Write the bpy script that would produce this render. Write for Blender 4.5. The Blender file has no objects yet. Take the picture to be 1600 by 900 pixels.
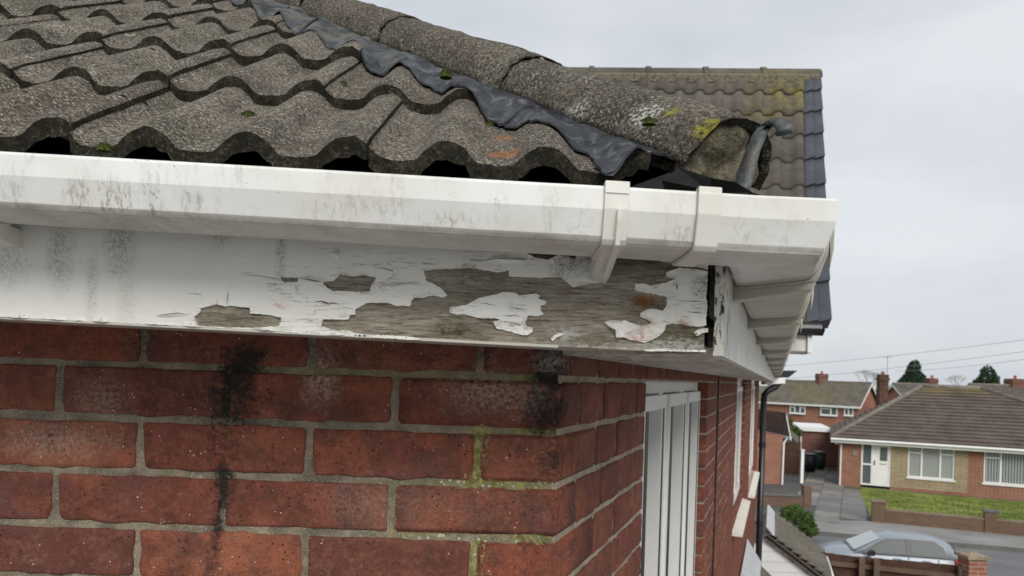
import bpy, bmesh, math, random
from mathutils import Vector, Matrix, noise
from mathutils.geometry import tessellate_polygon
random.seed(7)
SC = bpy.context.scene
# ------------------------------------------------------------------ camera
FPX, CX, CY, ROLL = 1100.0, 800.0, 586.0, 0.033      # photo pixels (1600 wide)
CR, SR = math.cos(ROLL), math.sin(ROLL)
cam_d = bpy.data.cameras.new('camera'); cam = bpy.data.objects.new('camera', cam_d)
SC.collection.objects.link(cam); SC.camera = cam
cam_d.sensor_width = 36; cam_d.lens = FPX/1600*36
cam_d.shift_y = (CY-450)/1600
cam_d.clip_start = 0.02; cam_d.clip_end = 3000
cam.matrix_world = Matrix(((CR, -SR, 0, 0), (0, 0, -1, 0), (SR, CR, 0, 0), (0, 0, 0, 1)))
cam_d.dof.use_dof = True; cam_d.dof.focus_distance = 0.85; cam_d.dof.aperture_fstop = 13
# ------------------------------------------------------------------ world: overcast daylight
W = bpy.data.worlds.new('World'); SC.world = W; W.use_nodes = True
wn, wl = W.node_tree.nodes, W.node_tree.links
bg = wn['Background']
sky = wn.new('ShaderNodeTexSky'); sky.sky_type = 'NISHITA'; sky.sun_disc = False
SUN_EL, SUN_AZ = math.radians(36), math.radians(168)   # azimuth from +Y clockwise: behind the camera, a little right
sky.sun_elevation = SUN_EL; sky.sun_rotation = SUN_AZ
tc = wn.new('ShaderNodeTexCoord')
mp = wn.new('ShaderNodeMapping'); mp.inputs['Scale'].default_value = (1.0, 1.0, 2.6)
cn = wn.new('ShaderNodeTexNoise'); cn.inputs['Scale'].default_value = 1.7; cn.inputs['Detail'].default_value = 5
cn.inputs['Roughness'].default_value = 0.5
cr = wn.new('ShaderNodeValToRGB')
cr.color_ramp.elements[0].position = 0.36; cr.color_ramp.elements[0].color = (5.7, 6.1, 6.7, 1)
cr.color_ramp.elements[1].position = 0.64; cr.color_ramp.elements[1].color = (8.1, 8.35, 8.7, 1)
mx = wn.new('ShaderNodeMix'); mx.data_type = 'RGBA'; mx.inputs[0].default_value = 0.93
wl.new(tc.outputs['Generated'], mp.inputs[0]); wl.new(mp.outputs[0], cn.inputs[0]); wl.new(cn.outputs[0], cr.inputs[0])
wl.new(sky.outputs[0], mx.inputs[6]); wl.new(cr.outputs[0], mx.inputs[7]); wl.new(mx.outputs[2], bg.inputs[0])
bg.inputs[1].default_value = 0.1
sd = bpy.data.lights.new('sun', 'SUN'); sun = bpy.data.objects.new('sun', sd); SC.collection.objects.link(sun)
sd.energy = 2.45; sd.angle = math.radians(30); sd.color = (1.0, 0.96, 0.90)
sdir = Vector((math.sin(SUN_AZ)*math.cos(SUN_EL), math.cos(SUN_AZ)*math.cos(SUN_EL), math.sin(SUN_EL)))
sun.rotation_euler = sdir.to_track_quat('Z', 'Y').to_euler(); sun.location = (0, -20, 30)
SC.render.engine = 'CYCLES'
vs = SC.view_settings; vs.view_transform = 'Standard'; vs.look = 'None'; vs.exposure = 0.0; vs.gamma = 1
vs.use_curve_mapping = False
# ------------------------------------------------------------------ measuring helpers
GZ = -4.8
def ray(px, py):
    u, v = (px-CX)/FPX, (CY-py)/FPX
    return Vector((u*CR - v*SR, 1.0, u*SR + v*CR))
def P(px, py, D): return ray(px, py)*D
def PZ(px, py, z):
    r = ray(px, py); return r*(z/r.z)
def G(px, py): return PZ(px, py, GZ)
def hit(px, py, p0, n):
    r = ray(px, py); return r*(p0.dot(n)/r.dot(n))
def V(*a): return Vector(a)
# ------------------------------------------------------------------ object helpers
COL = SC.collection
def link(name, me, parent=None, loc=None, rot=None, kind=None):
    o = bpy.data.objects.new(name, me); COL.objects.link(o)
    if parent: o.parent = parent
    if loc is not None: o.location = loc
    if rot is not None: o.rotation_euler = rot
    if kind: o['kind'] = kind
    return o
def tag(o, label, cat, group=None):
    o['label'] = label; o['category'] = cat
    if group: o['group'] = group
    return o
def thing(name, label, cat, loc=(0, 0, 0), group=None, rz=0):
    o = link(name, None, None, loc, (0, 0, rz)); o.empty_display_size = .2
    return tag(o, label, cat, group)
def pd(verts, faces, mats=None, name='mesh', smooth=False, mi=None):
    me = bpy.data.meshes.new(name); me.from_pydata([tuple(v) for v in verts], [], faces); me.update()
    for m in (mats if isinstance(mats, (list, tuple)) else [mats]):
        if m: me.materials.append(m)
    if mi: me.polygons.foreach_set('material_index', mi)
    if smooth: me.polygons.foreach_set('use_smooth', [True]*len(me.polygons))
    return me
class MB:
    def __init__(s): s.v = []; s.f = []; s.mi = []
    def add(s, vs, fs, m=0):
        b = len(s.v); s.v += [Vector(v) for v in vs]; s.f += [tuple(i+b for i in f) for f in fs]; s.mi += [m]*len(fs); return s
    def box(s, x0, x1, y0, y1, z0, z1, M=None, m=0):
        vs = [V(x, y, z) for z in (z0, z1) for y in (y0, y1) for x in (x0, x1)]
        if M: vs = [M @ v for v in vs]
        return s.add(vs, [(0, 2, 3, 1), (4, 5, 7, 6), (0, 1, 5, 4), (2, 6, 7, 3), (0, 4, 6, 2), (1, 3, 7, 5)], m)
    def prism(s, pts, vec, m=0):           # polygon (3-D points) extruded by vec
        n = len(pts); a = [Vector(p) for p in pts]; b = [p+Vector(vec) for p in a]
        return s.add(a+b, [tuple(range(n-1, -1, -1)), tuple(range(n, 2*n))]+[(i, (i+1) % n, n+(i+1) % n, n+i) for i in range(n)], m)
    def tube(s, path, r, n=8, caps=True, m=0):
        path = [Vector(p) for p in path]; rings = []
        for i, p in enumerate(path):
            t = (path[min(i+1, len(path)-1)]-path[max(i-1, 0)]).normalized()
            a = t.cross(V(0, 0, 1)) if abs(t.z) < .95 else t.cross(V(0, 1, 0))
            a.normalize(); b = t.cross(a)
            rr = r[i] if isinstance(r, (list, tuple)) else r
            rings.append([p+a*math.cos(2*math.pi*k/n)*rr+b*math.sin(2*math.pi*k/n)*rr for k in range(n)])
        vs = [v for R in rings for v in R]
        fs = [(i*n+k, i*n+(k+1) % n, (i+1)*n+(k+1) % n, (i+1)*n+k) for i in range(len(path)-1) for k in range(n)]
        if caps: fs += [tuple(range(n-1, -1, -1)), tuple(range((len(path)-1)*n, len(path)*n))]
        return s.add(vs, fs, m)
    def me(s, mats, smooth=False, name='mesh'): return pd(s.v, s.f, mats, name, smooth, s.mi)
    def obj(s, name, mats, parent=None, smooth=False, kind=None, loc=None, fix=True):
        me = s.me(mats, smooth, name)
        if fix:
            bm = bmesh.new(); bm.from_mesh(me); bmesh.ops.recalc_face_normals(bm, faces=bm.faces); bm.to_mesh(me); bm.free()
        return link(name, me, parent, loc, None, kind)
def bevel_me(me, off=.002, seg=2, smooth=True):
    bm = bmesh.new(); bm.from_mesh(me)
    bmesh.ops.remove_doubles(bm, verts=bm.verts, dist=1e-5)
    bmesh.ops.bevel(bm, geom=[e for e in bm.edges], offset=off, segments=seg, affect='EDGES', clamp_overlap=True)
    bmesh.ops.recalc_face_normals(bm, faces=bm.faces)
    for f in bm.faces: f.smooth = smooth
    bm.to_mesh(me); bm.free(); return me
def nz(x, y, z): return noise.noise(Vector((x, y, z)))
# ------------------------------------------------------------------ material helpers
class NT:
    def __init__(s, name):
        s.m = bpy.data.materials.new(name); s.m.use_nodes = True
        s.n, s.l = s.m.node_tree.nodes, s.m.node_tree.links; s.b = s.n['Principled BSDF']
        s.geo = s.n.new('ShaderNodeNewGeometry'); s.pos = s.geo.outputs['Position']
    def set(s, sock, v):
        if isinstance(v, bpy.types.NodeSocket): s.l.new(v, sock)
        elif v is not None:
            if isinstance(v, (tuple, list)) and len(v) == 3 and sock.type == 'RGBA': v = (*v, 1)
            sock.default_value = v
    def noise(s, scale, detail=3, rough=.55, vec=None, st=None, dist=0, off=None):
        vec = vec or s.pos
        if st or off:
            mp = s.n.new('ShaderNodeMapping'); s.set(mp.inputs[0], vec)
            if st: mp.inputs['Scale'].default_value = st
            if off: mp.inputs['Location'].default_value = off
            vec = mp.outputs[0]
        t = s.n.new('ShaderNodeTexNoise'); s.set(t.inputs['Vector'], vec)
        t.inputs['Scale'].default_value = scale; t.inputs['Detail'].default_value = detail
        t.inputs['Roughness'].default_value = rough; t.inputs['Distortion'].default_value = dist
        return t.outputs[0]
    def voro(s, scale, vec=None, feature='F1', out='Distance', rnd=1):
        t = s.n.new('ShaderNodeTexVoronoi'); t.feature = feature; s.set(t.inputs['Vector'], vec or s.pos)
        t.inputs['Scale'].default_value = scale; t.inputs['Randomness'].default_value = rnd
        return t.outputs[out]
    def ramp(s, fac, stops):
        r = s.n.new('ShaderNodeValToRGB'); s.set(r.inputs[0], fac); e = r.color_ramp.elements
        for i, (p, c) in enumerate(stops):
            if i >= 2: e.new(p)
            e[i].position = p; e[i].color = (*c, 1) if isinstance(c, (tuple, list)) else (c, c, c, 1)
        return r.outputs[0]
    def rng(s, x, a, b, c=0, d=1):
        r = s.n.new('ShaderNodeMapRange'); s.set(r.inputs[0], x)
        for i, v in enumerate((a, b, c, d)): s.set(r.inputs[i+1], v)
        return r.outputs[0]
    def mix(s, f, a, b, mode='MIX'):
        m = s.n.new('ShaderNodeMix'); m.data_type = 'RGBA'; m.blend_type = mode
        s.set(m.inputs[0], f); s.set(m.inputs[6], a); s.set(m.inputs[7], b); return m.outputs[2]
    def math(s, op, a, b=0, c=None):
        m = s.n.new('ShaderNodeMath'); m.operation = op; s.set(m.inputs[0], a); s.set(m.inputs[1], b)
        if c is not None: s.set(m.inputs[2], c)
        return m.outputs[0]
    def blobs(s, lst, wob=.5, wscale=90, soft=.35):
        """patches with a shape of their own: lst of (centre xyz, radii xyz, strength)"""
        w = s.math('MULTIPLY', s.math('SUBTRACT', s.noise(wscale, 5, .65), .5), wob*2)
        out = None
        for c, r, k in lst:
            a = s.n.new('ShaderNodeVectorMath'); a.operation = 'SUBTRACT'; s.l.new(s.pos, a.inputs[0]); a.inputs[1].default_value = c
            b = s.n.new('ShaderNodeVectorMath'); b.operation = 'DIVIDE'; s.l.new(a.outputs[0], b.inputs[0]); b.inputs[1].default_value = r
            l = s.n.new('ShaderNodeVectorMath'); l.operation = 'LENGTH'; s.l.new(b.outputs[0], l.inputs[0])
            v = s.rng(s.math('ADD', l.outputs['Value'], w), 1-soft, 1+soft, k, 0)
            out = v if out is None else s.math('MAXIMUM', out, v)
        return out
    def bump(s, h, strength=.5, dist=.002, nrm=None):
        b = s.n.new('ShaderNodeBump'); s.set(b.inputs['Height'], h); b.inputs['Strength'].default_value = strength
        b.inputs['Distance'].default_value = dist
        if nrm: s.l.new(nrm, b.inputs['Normal'])
        return b.outputs[0]
    def rand(s):
        o = s.n.new('ShaderNodeObjectInfo'); return o.outputs['Random']
    def out(s, col, rough=.8, nrm=None, spec=.3, metal=0, **k):
        s.set(s.b.inputs['Base Color'], col); s.set(s.b.inputs['Roughness'], rough)
        s.b.inputs['Specular IOR Level'].default_value = spec; s.b.inputs['Metallic'].default_value = metal
        if nrm: s.l.new(nrm, s.b.inputs['Normal'])
        for a, v in k.items(): s.set(s.b.inputs[a.replace('_', ' ')], v)
        return s.m
def flat(name, col, rough=.7, amt=.25, scale=6, spec=.3, metal=0, bump=0, bs=60, bd=.004):
    t = NT(name)
    f = t.rng(t.noise(scale, 4), .3, .7)
    c = t.mix(f, tuple(x*(1-amt) for x in col), tuple(min(1, x*(1+amt)) for x in col))
    n = t.bump(t.noise(bs, 3), bump, bd) if bump else None
    return t.out(c, rough, n, spec, metal)

# ---- close-up brick
def front(px, py): return tuple(P(px, py, .92))
def mk_soot_shade(t):
    L = []
    def b(px, py, rx, ry, k): c = front(px, py); L.append((c, (rx*.000836, .3, ry*.000836), k))
    b(372, 590, 40, 52, 1.0); b(365, 625, 55, 50, .85); b(345, 690, 40, 55, .6); b(348, 760, 16, 60, .8); b(338, 830, 11, 60, .7); b(330, 895, 18, 50, .65); b(385, 560, 34, 30, 1)
    b(862, 575, 34, 46, 1.1); b(856, 640, 42, 42, .95); b(800, 640, 60, 30, .4); b(866, 720, 30, 34, .75); b(866, 790, 26, 26, .5); b(560, 560, 300, 20, .3); b(300, 548, 420, 22, .36); b(700, 548, 260, 26, .42); b(848, 720, 40, 40, .45); b(840, 850, 40, 40, .35)  # wide flat bands along the top put the eave shade into the colour
    return t.blobs(L, .7, 60, .6)
def mk_brick(name='brick_face', side=False):
    t = NT(name)
    r = t.rand()
    base = t.ramp(r, [(0, (.185, .050, .032)), (.3, (.25, .066, .036)), (.5, (.150, .040, .030)), (.75, (.29, .090, .048)), (1, (.125, .042, .034))])
    n1 = t.rng(t.noise(22, 5, .7), .38, .66)
    c = t.mix(n1, base, (.10, .034, .024))
    lb = t.rng(t.noise(9, 3, .6, off=(4, 4, 9)), .5, .72, 0, .5); c = t.mix(lb, c, (.36, .135, .07))
    n2 = t.rng(t.noise(120, 5, .7), .45, .75)
    c = t.mix(t.math('MULTIPLY', n2, .42), c, (.38, .165, .10))
    pu = t.rng(t.noise(17, 4, .65, off=(8, 2, 6)), .5, .68, 0, .6); c = t.mix(pu, c, (.105, .048, .042))
    gr = t.rng(t.noise(330, 4, .75, off=(4, 1, 1)), .54, .62, 0, .55); c = t.mix(gr, c, (.05, .028, .022))
    # dark burnt centre mottling
    n3 = t.rng(t.noise(35, 6, .75, off=(3, 1, 7)), .52, .68)
    n3b = t.rng(t.noise(600, 3, .7), .4, .62)
    c = t.mix(t.math('MULTIPLY', t.math('MULTIPLY', n3, n3b), .9), c, (.05, .032, .024))
    # pale salts and lime
    n4 = t.rng(t.noise(28, 6, .7, off=(9, 4, 2)), .58, .72)
    n4b = t.rng(t.noise(300, 4, .7, off=(2, 4, 2)), .45, .7)
    c = t.mix(t.math('MULTIPLY', t.math('MULTIPLY', n4, n4b), .6), c, (.42, .36, .30))
    v = t.voro(150); sp = t.rng(v, .10, .15, 1, 0); spm = t.rng(t.noise(40, 3, off=(5, 5, 5)), .58, .63)
    c = t.mix(t.math('MULTIPLY', sp, spm), c, (.7, .66, .6))
    pits = t.rng(t.voro(115, vec=None), .12, .19, 1, 0); pm = t.rng(t.noise(25, 3, off=(1, 8, 5)), .45, .6)
    pit = t.math('MULTIPLY', pits, pm)
    c = t.mix(t.math('MULTIPLY', pit, .85), c, (.035, .02, .015))
    if not side:
        so = mk_soot_shade(t); so = t.rng(t.math('ADD', so, t.math('MULTIPLY', t.math('SUBTRACT', t.noise(170, 6, .8, off=(7, 7, 1)), .5), 2.3)), .35, .95, 0, .93)
        c = t.mix(so, c, (.014, .013, .013))
        LL_ = [(front(px, py), (rx*.00084, .3, ry*.00084), k) for px, py, rx, ry, k in ((752, 700, 17, 55, .8), (745, 755, 40, 20, .8), (850, 676, 60, 11, .7), (850, 757, 60, 12, .7), (750, 870, 15, 60, .7), (840, 842, 60, 11, .6), (590, 845, 40, 10, .5), (640, 835, 60, 9, .4))]
        li = t.rng(t.math('ADD', t.blobs(LL_, .5, 120, .5), t.math('MULTIPLY', t.math('SUBTRACT', t.noise(150, 5, .75, off=(2, 5, 1)), .5), 2.2)), .75, .95, 0, .9)
        c = t.mix(li, c, t.mix(t.rng(t.noise(120, 3), .42, .6), (.16, .155, .03), (.42, .42, .27)))
        ef = t.blobs([(front(770, 615), (.055, .3, .022), .6), (front(500, 590), (.02, .3, .03), .7), (front(160, 625), (.03, .3, .025), .4),
                      (front(80, 690), (.07, .3, .02), .4), (front(865, 565), (.02, .3, .012), .8), (front(585, 785), (.06, .3, .03), .25),
                      (front(700, 790), (.09, .3, .03), .12)], .9, 110, .7)
        c = t.mix(t.math('MULTIPLY', ef, t.rng(t.noise(200, 5, .7, off=(7, 1, 1)), .4, .65)), c, (.5, .45, .38))
    h = t.math('ADD', t.noise(300, 5, .65), t.math('MULTIPLY', t.noise(60, 4, .6), 1.5))
    h = t.math('SUBTRACT', h, t.math('MULTIPLY', pit, 1.2))
    return t.out(c, t.rng(n2, 0, 1, .75, .92), t.bump(h, .75, .0022), .25)
M_brick = mk_brick(); M_brick_side = mk_brick('brick_face_side', True)
def mk_mortar(name='mortar', side=False):
    t = NT(name)
    c = t.mix(t.rng(t.noise(40, 5, .6), .35, .65), (.20, .168, .12) if not side else (.34, .29, .22), (.33, .28, .205) if not side else (.46, .40, .31))
    c = t.mix(t.rng(t.noise(14, 4, .6, off=(4, 0, 0)), .45, .65, 0, .75 if not side else .35), c, (.09, .083, .062))
    c = t.mix(t.rng(t.noise(500, 3, .6), .58, .66, 0, .5), c, (.75, .7, .6))
    if not side:
        L = []
        def b(px, py, rx, ry, k): L.append((front(px, py), (rx*.00084, .3, ry*.00084), k))
        b(752, 700, 20, 50, 1); b(745, 750, 26, 22, 1); b(800, 762, 60, 12, .9); b(690, 755, 90, 12, .35); b(850, 675, 70, 12, .9)
        b(748, 880, 16, 50, .9); b(850, 842, 60, 12, .85); b(650, 832, 60, 10, .5); b(600, 590, 200, 14, .4); b(840, 597, 60, 14, .6)
        g = t.blobs(L, .6, 120, .4)
        c = t.mix(t.math('MULTIPLY', g, t.rng(t.noise(230, 4, .7, off=(0, 3, 3)), .35, .55, .35, 1)), c,
                  t.mix(t.rng(t.noise(90, 3), .4, .6), (.17, .165, .035), (.36, .34, .12)))
        L = []
        b(700, 752, 110, 14, .9); b(840, 756, 50, 14, .9); b(740, 838, 120, 14, .9); b(752, 850, 16, 40, .7); b(320, 748, 30, 8, .9); b(345, 790, 10, 60, .8)
        w = t.blobs(L, .6, 120, .4); wv = t.rng(t.voro(150), .28, .36, 1, 0); wm = t.rng(t.noise(60, 2, off=(3, 3, 3)), .48, .54)
        c = t.mix(t.math('MULTIPLY', t.math('MULTIPLY', w, wv), wm), c, (.55, .56, .5))
        so = mk_soot_shade(t); so = t.rng(t.math('ADD', so, t.math('MULTIPLY', t.math('SUBTRACT', t.noise(170, 6, .8, off=(7, 7, 1)), .5), 1.8)), .25, .8, 0, .95)
        c = t.mix(so, c, (.018, .018, .015))
    h = t.math('ADD', t.noise(350, 5, .7), t.math('MULTIPLY', t.noise(80, 4, .6), 2))
    return t.out(c, .95, t.bump(h, .9, .003), .15)
M_mortar = mk_mortar(); M_mortar_side = mk_mortar('mortar_side', True)
# ---- concrete roof tile
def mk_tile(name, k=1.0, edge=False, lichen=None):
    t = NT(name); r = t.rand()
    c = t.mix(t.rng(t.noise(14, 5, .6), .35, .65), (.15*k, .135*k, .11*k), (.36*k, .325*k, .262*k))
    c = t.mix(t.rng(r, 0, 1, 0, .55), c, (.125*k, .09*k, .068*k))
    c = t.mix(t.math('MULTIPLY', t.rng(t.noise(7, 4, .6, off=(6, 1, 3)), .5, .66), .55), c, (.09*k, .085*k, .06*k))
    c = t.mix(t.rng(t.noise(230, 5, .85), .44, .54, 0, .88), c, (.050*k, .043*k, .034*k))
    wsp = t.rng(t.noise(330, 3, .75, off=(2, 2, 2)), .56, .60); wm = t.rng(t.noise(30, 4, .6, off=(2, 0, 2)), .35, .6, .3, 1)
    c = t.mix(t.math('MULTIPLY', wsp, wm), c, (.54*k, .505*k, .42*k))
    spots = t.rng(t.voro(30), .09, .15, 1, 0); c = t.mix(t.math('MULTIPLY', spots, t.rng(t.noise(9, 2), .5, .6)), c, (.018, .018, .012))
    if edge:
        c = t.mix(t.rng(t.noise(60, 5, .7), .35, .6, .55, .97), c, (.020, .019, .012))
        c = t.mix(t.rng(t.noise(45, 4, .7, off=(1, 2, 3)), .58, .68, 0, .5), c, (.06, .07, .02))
    if lichen:
        c2 = t.blobs([(p, q, k2) for p, q, k2, kk in lichen if kk == 'w'], .9, 150, .25)
        c = t.mix(t.math('MULTIPLY', c2, t.rng(t.noise(300, 3, .75), .49, .55)), c, (.60, .60, .54))
        c3 = t.blobs([(p, q, k2) for p, q, k2, kk in lichen if kk == 'y'], .9, 150, .35)
        c = t.mix(t.math('MULTIPLY', c3, t.rng(t.noise(200, 3, .7, off=(1, 0, 0)), .42, .52)), c, (.36, .33, .05))
        c4 = t.blobs([(p, q, k2) for p, q, k2, kk in lichen if kk == 'o'], .9, 100, .35)
        c = t.mix(t.math('MULTIPLY', c4, t.rng(t.noise(200, 3, .7, off=(5, 0, 0)), .42, .52)), c, (.42, .17, .07))
    h = t.math('ADD', t.noise(700, 3, .7), t.math('MULTIPLY', t.noise(140, 5, .7), 1.6))
    return t.out(c, .93, t.bump(h, 1.0, .0024 if not edge else .004), .15)
LIP = lambda px, py, D, r, k, kk: (tuple(P(px, py, D)), (r, r, r*.8), k, kk)
M_tile = mk_tile('concrete_tile', lichen=[LIP(790, 243, .68, .014, 1, 'o'), LIP(788, 214, .74, .012, .9, 'o'), LIP(190, 55, 1.05, .01, 1, 'w'), LIP(70, 58, 1.05, .01, 1, 'w'), LIP(565, 10, 1.4, .03, .8, 'y')])
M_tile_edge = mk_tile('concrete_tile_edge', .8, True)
M_hip = mk_tile('hip_tile_concrete', .84, lichen=[LIP(900, 175, .76, .018, 1, 'w'), LIP(1012, 187, .70, .02, 1, 'w'), LIP(590, 48, 1.3, .022, 1, 'w'),
        LIP(800, 118, .95, .012, 1, 'w'), LIP(1120, 192, .64, .012, 1, 'y'), LIP(1097, 203, .64, .010, 1, 'y'), LIP(1048, 178, .68, .008, .8, 'y'), LIP(1075, 240, .62, .012, .8, 'o')])
def mk_bed():
    t = NT('bedding_mortar')
    c = t.mix(t.rng(t.noise(60, 5, .65), .35, .65), (.14, .125, .09), (.34, .30, .21))
    c = t.mix(t.rng(t.noise(25, 4, .65), .5, .65, 0, .7), c, (.05, .05, .03))
    h = t.math('ADD', t.noise(300, 4, .7), t.math('MULTIPLY', t.noise(60, 4, .6), 3))
    return t.out(c, .95, t.bump(h, 1, .006), .1)
M_bed = mk_bed()
def mk_lead(name, mossy=False):
    t = NT(name)
    c = t.mix(t.rng(t.noise(30, 5, .6, st=(1, 1, .3)), .35, .65), (.010, .0115, .015), (.040, .044, .052))
    st = t.rng(t.noise(38, 5, .7, st=(1.6, 1.6, .35), dist=.6), .50, .72, 0, .65); c = t.mix(st, c, (.20, .21, .225))
    if mossy:
        c = t.mix(t.rng(t.noise(24, 4, .65), .45, .6, 0, .8), c, (.10, .10, .075)); c = t.mix(t.rng(t.noise(40, 4, .65, off=(1, 0, 0)), .58, .66, 0, .7), c, (.07, .085, .02))
    return t.out(c, t.rng(t.noise(50, 3), .3, .7, .42, .7), t.bump(t.noise(55, 5, .6), .8, .005), .35, metal=0.0)
M_lead = mk_lead('lead'); M_lead_old = mk_lead('lead_mossy', True)
M_felt = flat('roofing_felt', (.012, .012, .013), .8, .3, 60, bump=.6)
M_dark = flat('dark_void', (.008, .008, .007), .9)
def mk_iron():
    t = NT('weathered_iron')
    c = t.mix(t.rng(t.noise(120, 5, .65), .35, .65), (.045, .05, .05), (.13, .145, .145))
    c = t.mix(t.rng(t.noise(60, 4, off=(3, 0, 0)), .56, .66, 0, .7), c, (.10, .075, .055))
    return t.out(c, .6, t.bump(t.noise(250, 4), .6, .001), .5, metal=.3)
M_iron = mk_iron()
# ---- white uPVC
def mk_pvc(name, dirt=1.0, under=False, base=(.80, .80, .775), crease=False):
    t = NT(name)
    c = t.mix(t.rng(t.noise(7, 4, .6), .3, .7), base, tuple(x*.93 for x in base))
    st = t.rng(t.noise(34, 5, .7, st=(1, 1, .22)), .50, .72)
    fine = t.rng(t.noise(260, 5, .75, st=(1, 1, .45)), .46, .66)
    c = t.mix(t.math('MULTIPLY', t.math('MULTIPLY', st, fine), .55*dirt), c, (.24, .225, .18))
    film = t.rng(t.noise(11, 5, .65, off=(8, 1, 1)), .42, .75, 0, .38*dirt); c = t.mix(film, c, (.50, .49, .42))
    sp = t.rng(t.voro(120), .05, .085, 1, 0); sm = t.rng(t.noise(16, 3, .6, off=(2, 9, 2)), .54, .62)
    c = t.mix(t.math('MULTIPLY', t.math('MULTIPLY', sp, sm), .9*min(1, dirt)), c, (.05, .048, .04))
    if crease:
        sx = t.n.new('ShaderNodeSeparateXYZ'); t.l.new(t.pos, sx.inputs[0]); v = t.math('ADD', sx.outputs[2], t.math('MULTIPLY', sx.outputs[0], .0245))
        v = t.math('ABSOLUTE', t.math('SUBTRACT', t.math('ADD', v, t.math('MULTIPLY', t.math('SUBTRACT', t.noise(40, 4), .5), .004)), .1195))
        band = t.math('MULTIPLY', t.rng(v, 0, .0042, 1, 0), t.rng(t.noise(13, 5, .7, off=(0, 5, 5)), .38, .62, .15, 1))
        c = t.mix(t.math('MULTIPLY', band, .75), c, (.20, .18, .10))
        L = [(tuple(P(px, py, .595)), (rx*.00055, .3, ry*.00055), k) for px, py, rx, ry, k in ((175, 312, 30, 26, 1), (235, 315, 14, 30, .8), (300, 318, 14, 22, .8), (130, 310, 25, 30, .7), (560, 325, 60, 20, .4), (860, 330, 10, 30, .4), (20, 300, 20, 40, .35), (700, 345, 40, 12, .5), (1060, 370, 30, 12, .5))]
        bl = t.blobs(L, .8, 50, .7)
        c = t.mix(t.math('MULTIPLY', bl, t.rng(t.noise(210, 6, .8, st=(1.3, 1, .28), off=(1, 1, 1)), .50, .58, 0, .9)), c, (.13, .12, .09))
        c = t.mix(t.math('MULTIPLY', bl, .2), c, (.42, .41, .34))
    return t.out(c, t.rng(film, 0, .4, .35, .6), t.bump(t.noise(25, 3), .12, .002), .5)
M_pvc = mk_pvc('white_gutter_plastic', 1.25, crease=True); M_pvc_dirty = mk_pvc('grimy_gutter_plastic', 1.7, base=(.54, .52, .45)); M_pvc_clean = mk_pvc('window_plastic', .35)
M_pvc_strap = mk_pvc('bracket_plastic', 1.1, base=(.76, .75, .69))
def mk_paint(name, k=1.0):
    t = NT(name)
    c = t.mix(t.rng(t.noise(5, 4, .6), .3, .7), (.80*k, .79*k, .755*k), (.70*k, .69*k, .64*k))
    L = []
    def b(px, py, rx, ry, kk): L.append((tuple(P(px, py, .70)), (rx*.00064, .3, ry*.00064), kk))
    b(95, 390, 16, 55, .8); b(190, 375, 20, 45, 1); b(440, 385, 7, 40, .9); b(20, 410, 25, 30, .6); b(345, 365, 14, 18, .7); b(145, 450, 8, 50, .5); b(200, 470, 12, 40, .35)
    b(885, 415, 22, 16, 1.3); b(930, 400, 20, 20, .6); b(1096, 450, 12, 14, 1.4); b(1000, 500, 14, 7, 1.2)
    s = t.blobs(L, .8, 60, .7)
    fine = t.rng(t.noise(420, 5, .75), .44, .62)
    c = t.mix(t.math('MULTIPLY', s, t.math('MULTIPLY', fine, .8)), c, (.09, .085, .07))
    c = t.mix(t.math('MULTIPLY', s, .25), c, (.4, .39, .33))
    sp = t.rng(t.voro(110), .04, .07, 1, 0); sm = t.rng(t.noise(14, 3, .6, off=(2, 9, 4)), .5, .58)
    c = t.mix(t.math('MULTIPLY', t.math('MULTIPLY', sp, sm), .85), c, (.07, .065, .055))
    rust = t.blobs([(tuple(P(1000, 527, .70)), (.012, .3, .010), .9), (tuple(P(1066, 508, .70)), (.008, .3, .008), .8), (tuple(P(443, 478, .70)), (.007, .3, .003), .9), (tuple(P(1013, 505, .70)), (.01, .3, .004), .7)], .8, 200, .6)
    c = t.mix(t.math('MULTIPLY', rust, t.rng(t.noise(170, 4, .7, off=(6, 6, 0)), .42, .62, .1, .9)), c, (.45, .20, .09))
    ck = t.noise(55, 5, .6, st=(.28, 1, 2.6)); ckl = t.rng(t.math('ABSOLUTE', t.math('SUBTRACT', ck, .5)), 0, .010, 1, 0)
    reg = t.blobs([(tuple(P(560, 465, .70)), (.10, .3, .045), 1), (tuple(P(780, 400, .70)), (.12, .3, .02), 1), (tuple(P(785, 485, .70)), (.06, .3, .03), 1), (tuple(P(1050, 470, .70)), (.06, .3, .05), 1)], .3, 40, .3)
    crk = t.math('MULTIPLY', t.math('MULTIPLY', ckl, reg), t.rng(t.noise(40, 2, off=(0, 0, 5)), .46, .56))
    c = t.mix(t.math('MULTIPLY', crk, .8), c, (.12, .11, .09))
    h = t.math('SUBTRACT', t.math('MULTIPLY', t.noise(60, 4, .6, st=(.4, 1, 1.5)), 1.0), crk)
    return t.out(c, .5, t.bump(h, .55, .0018), .4)
M_paint = mk_paint('old_white_paint'); M_paint_side = mk_pvc('side_fascia_paint', 1.3, base=(.74, .73, .70))
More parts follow.
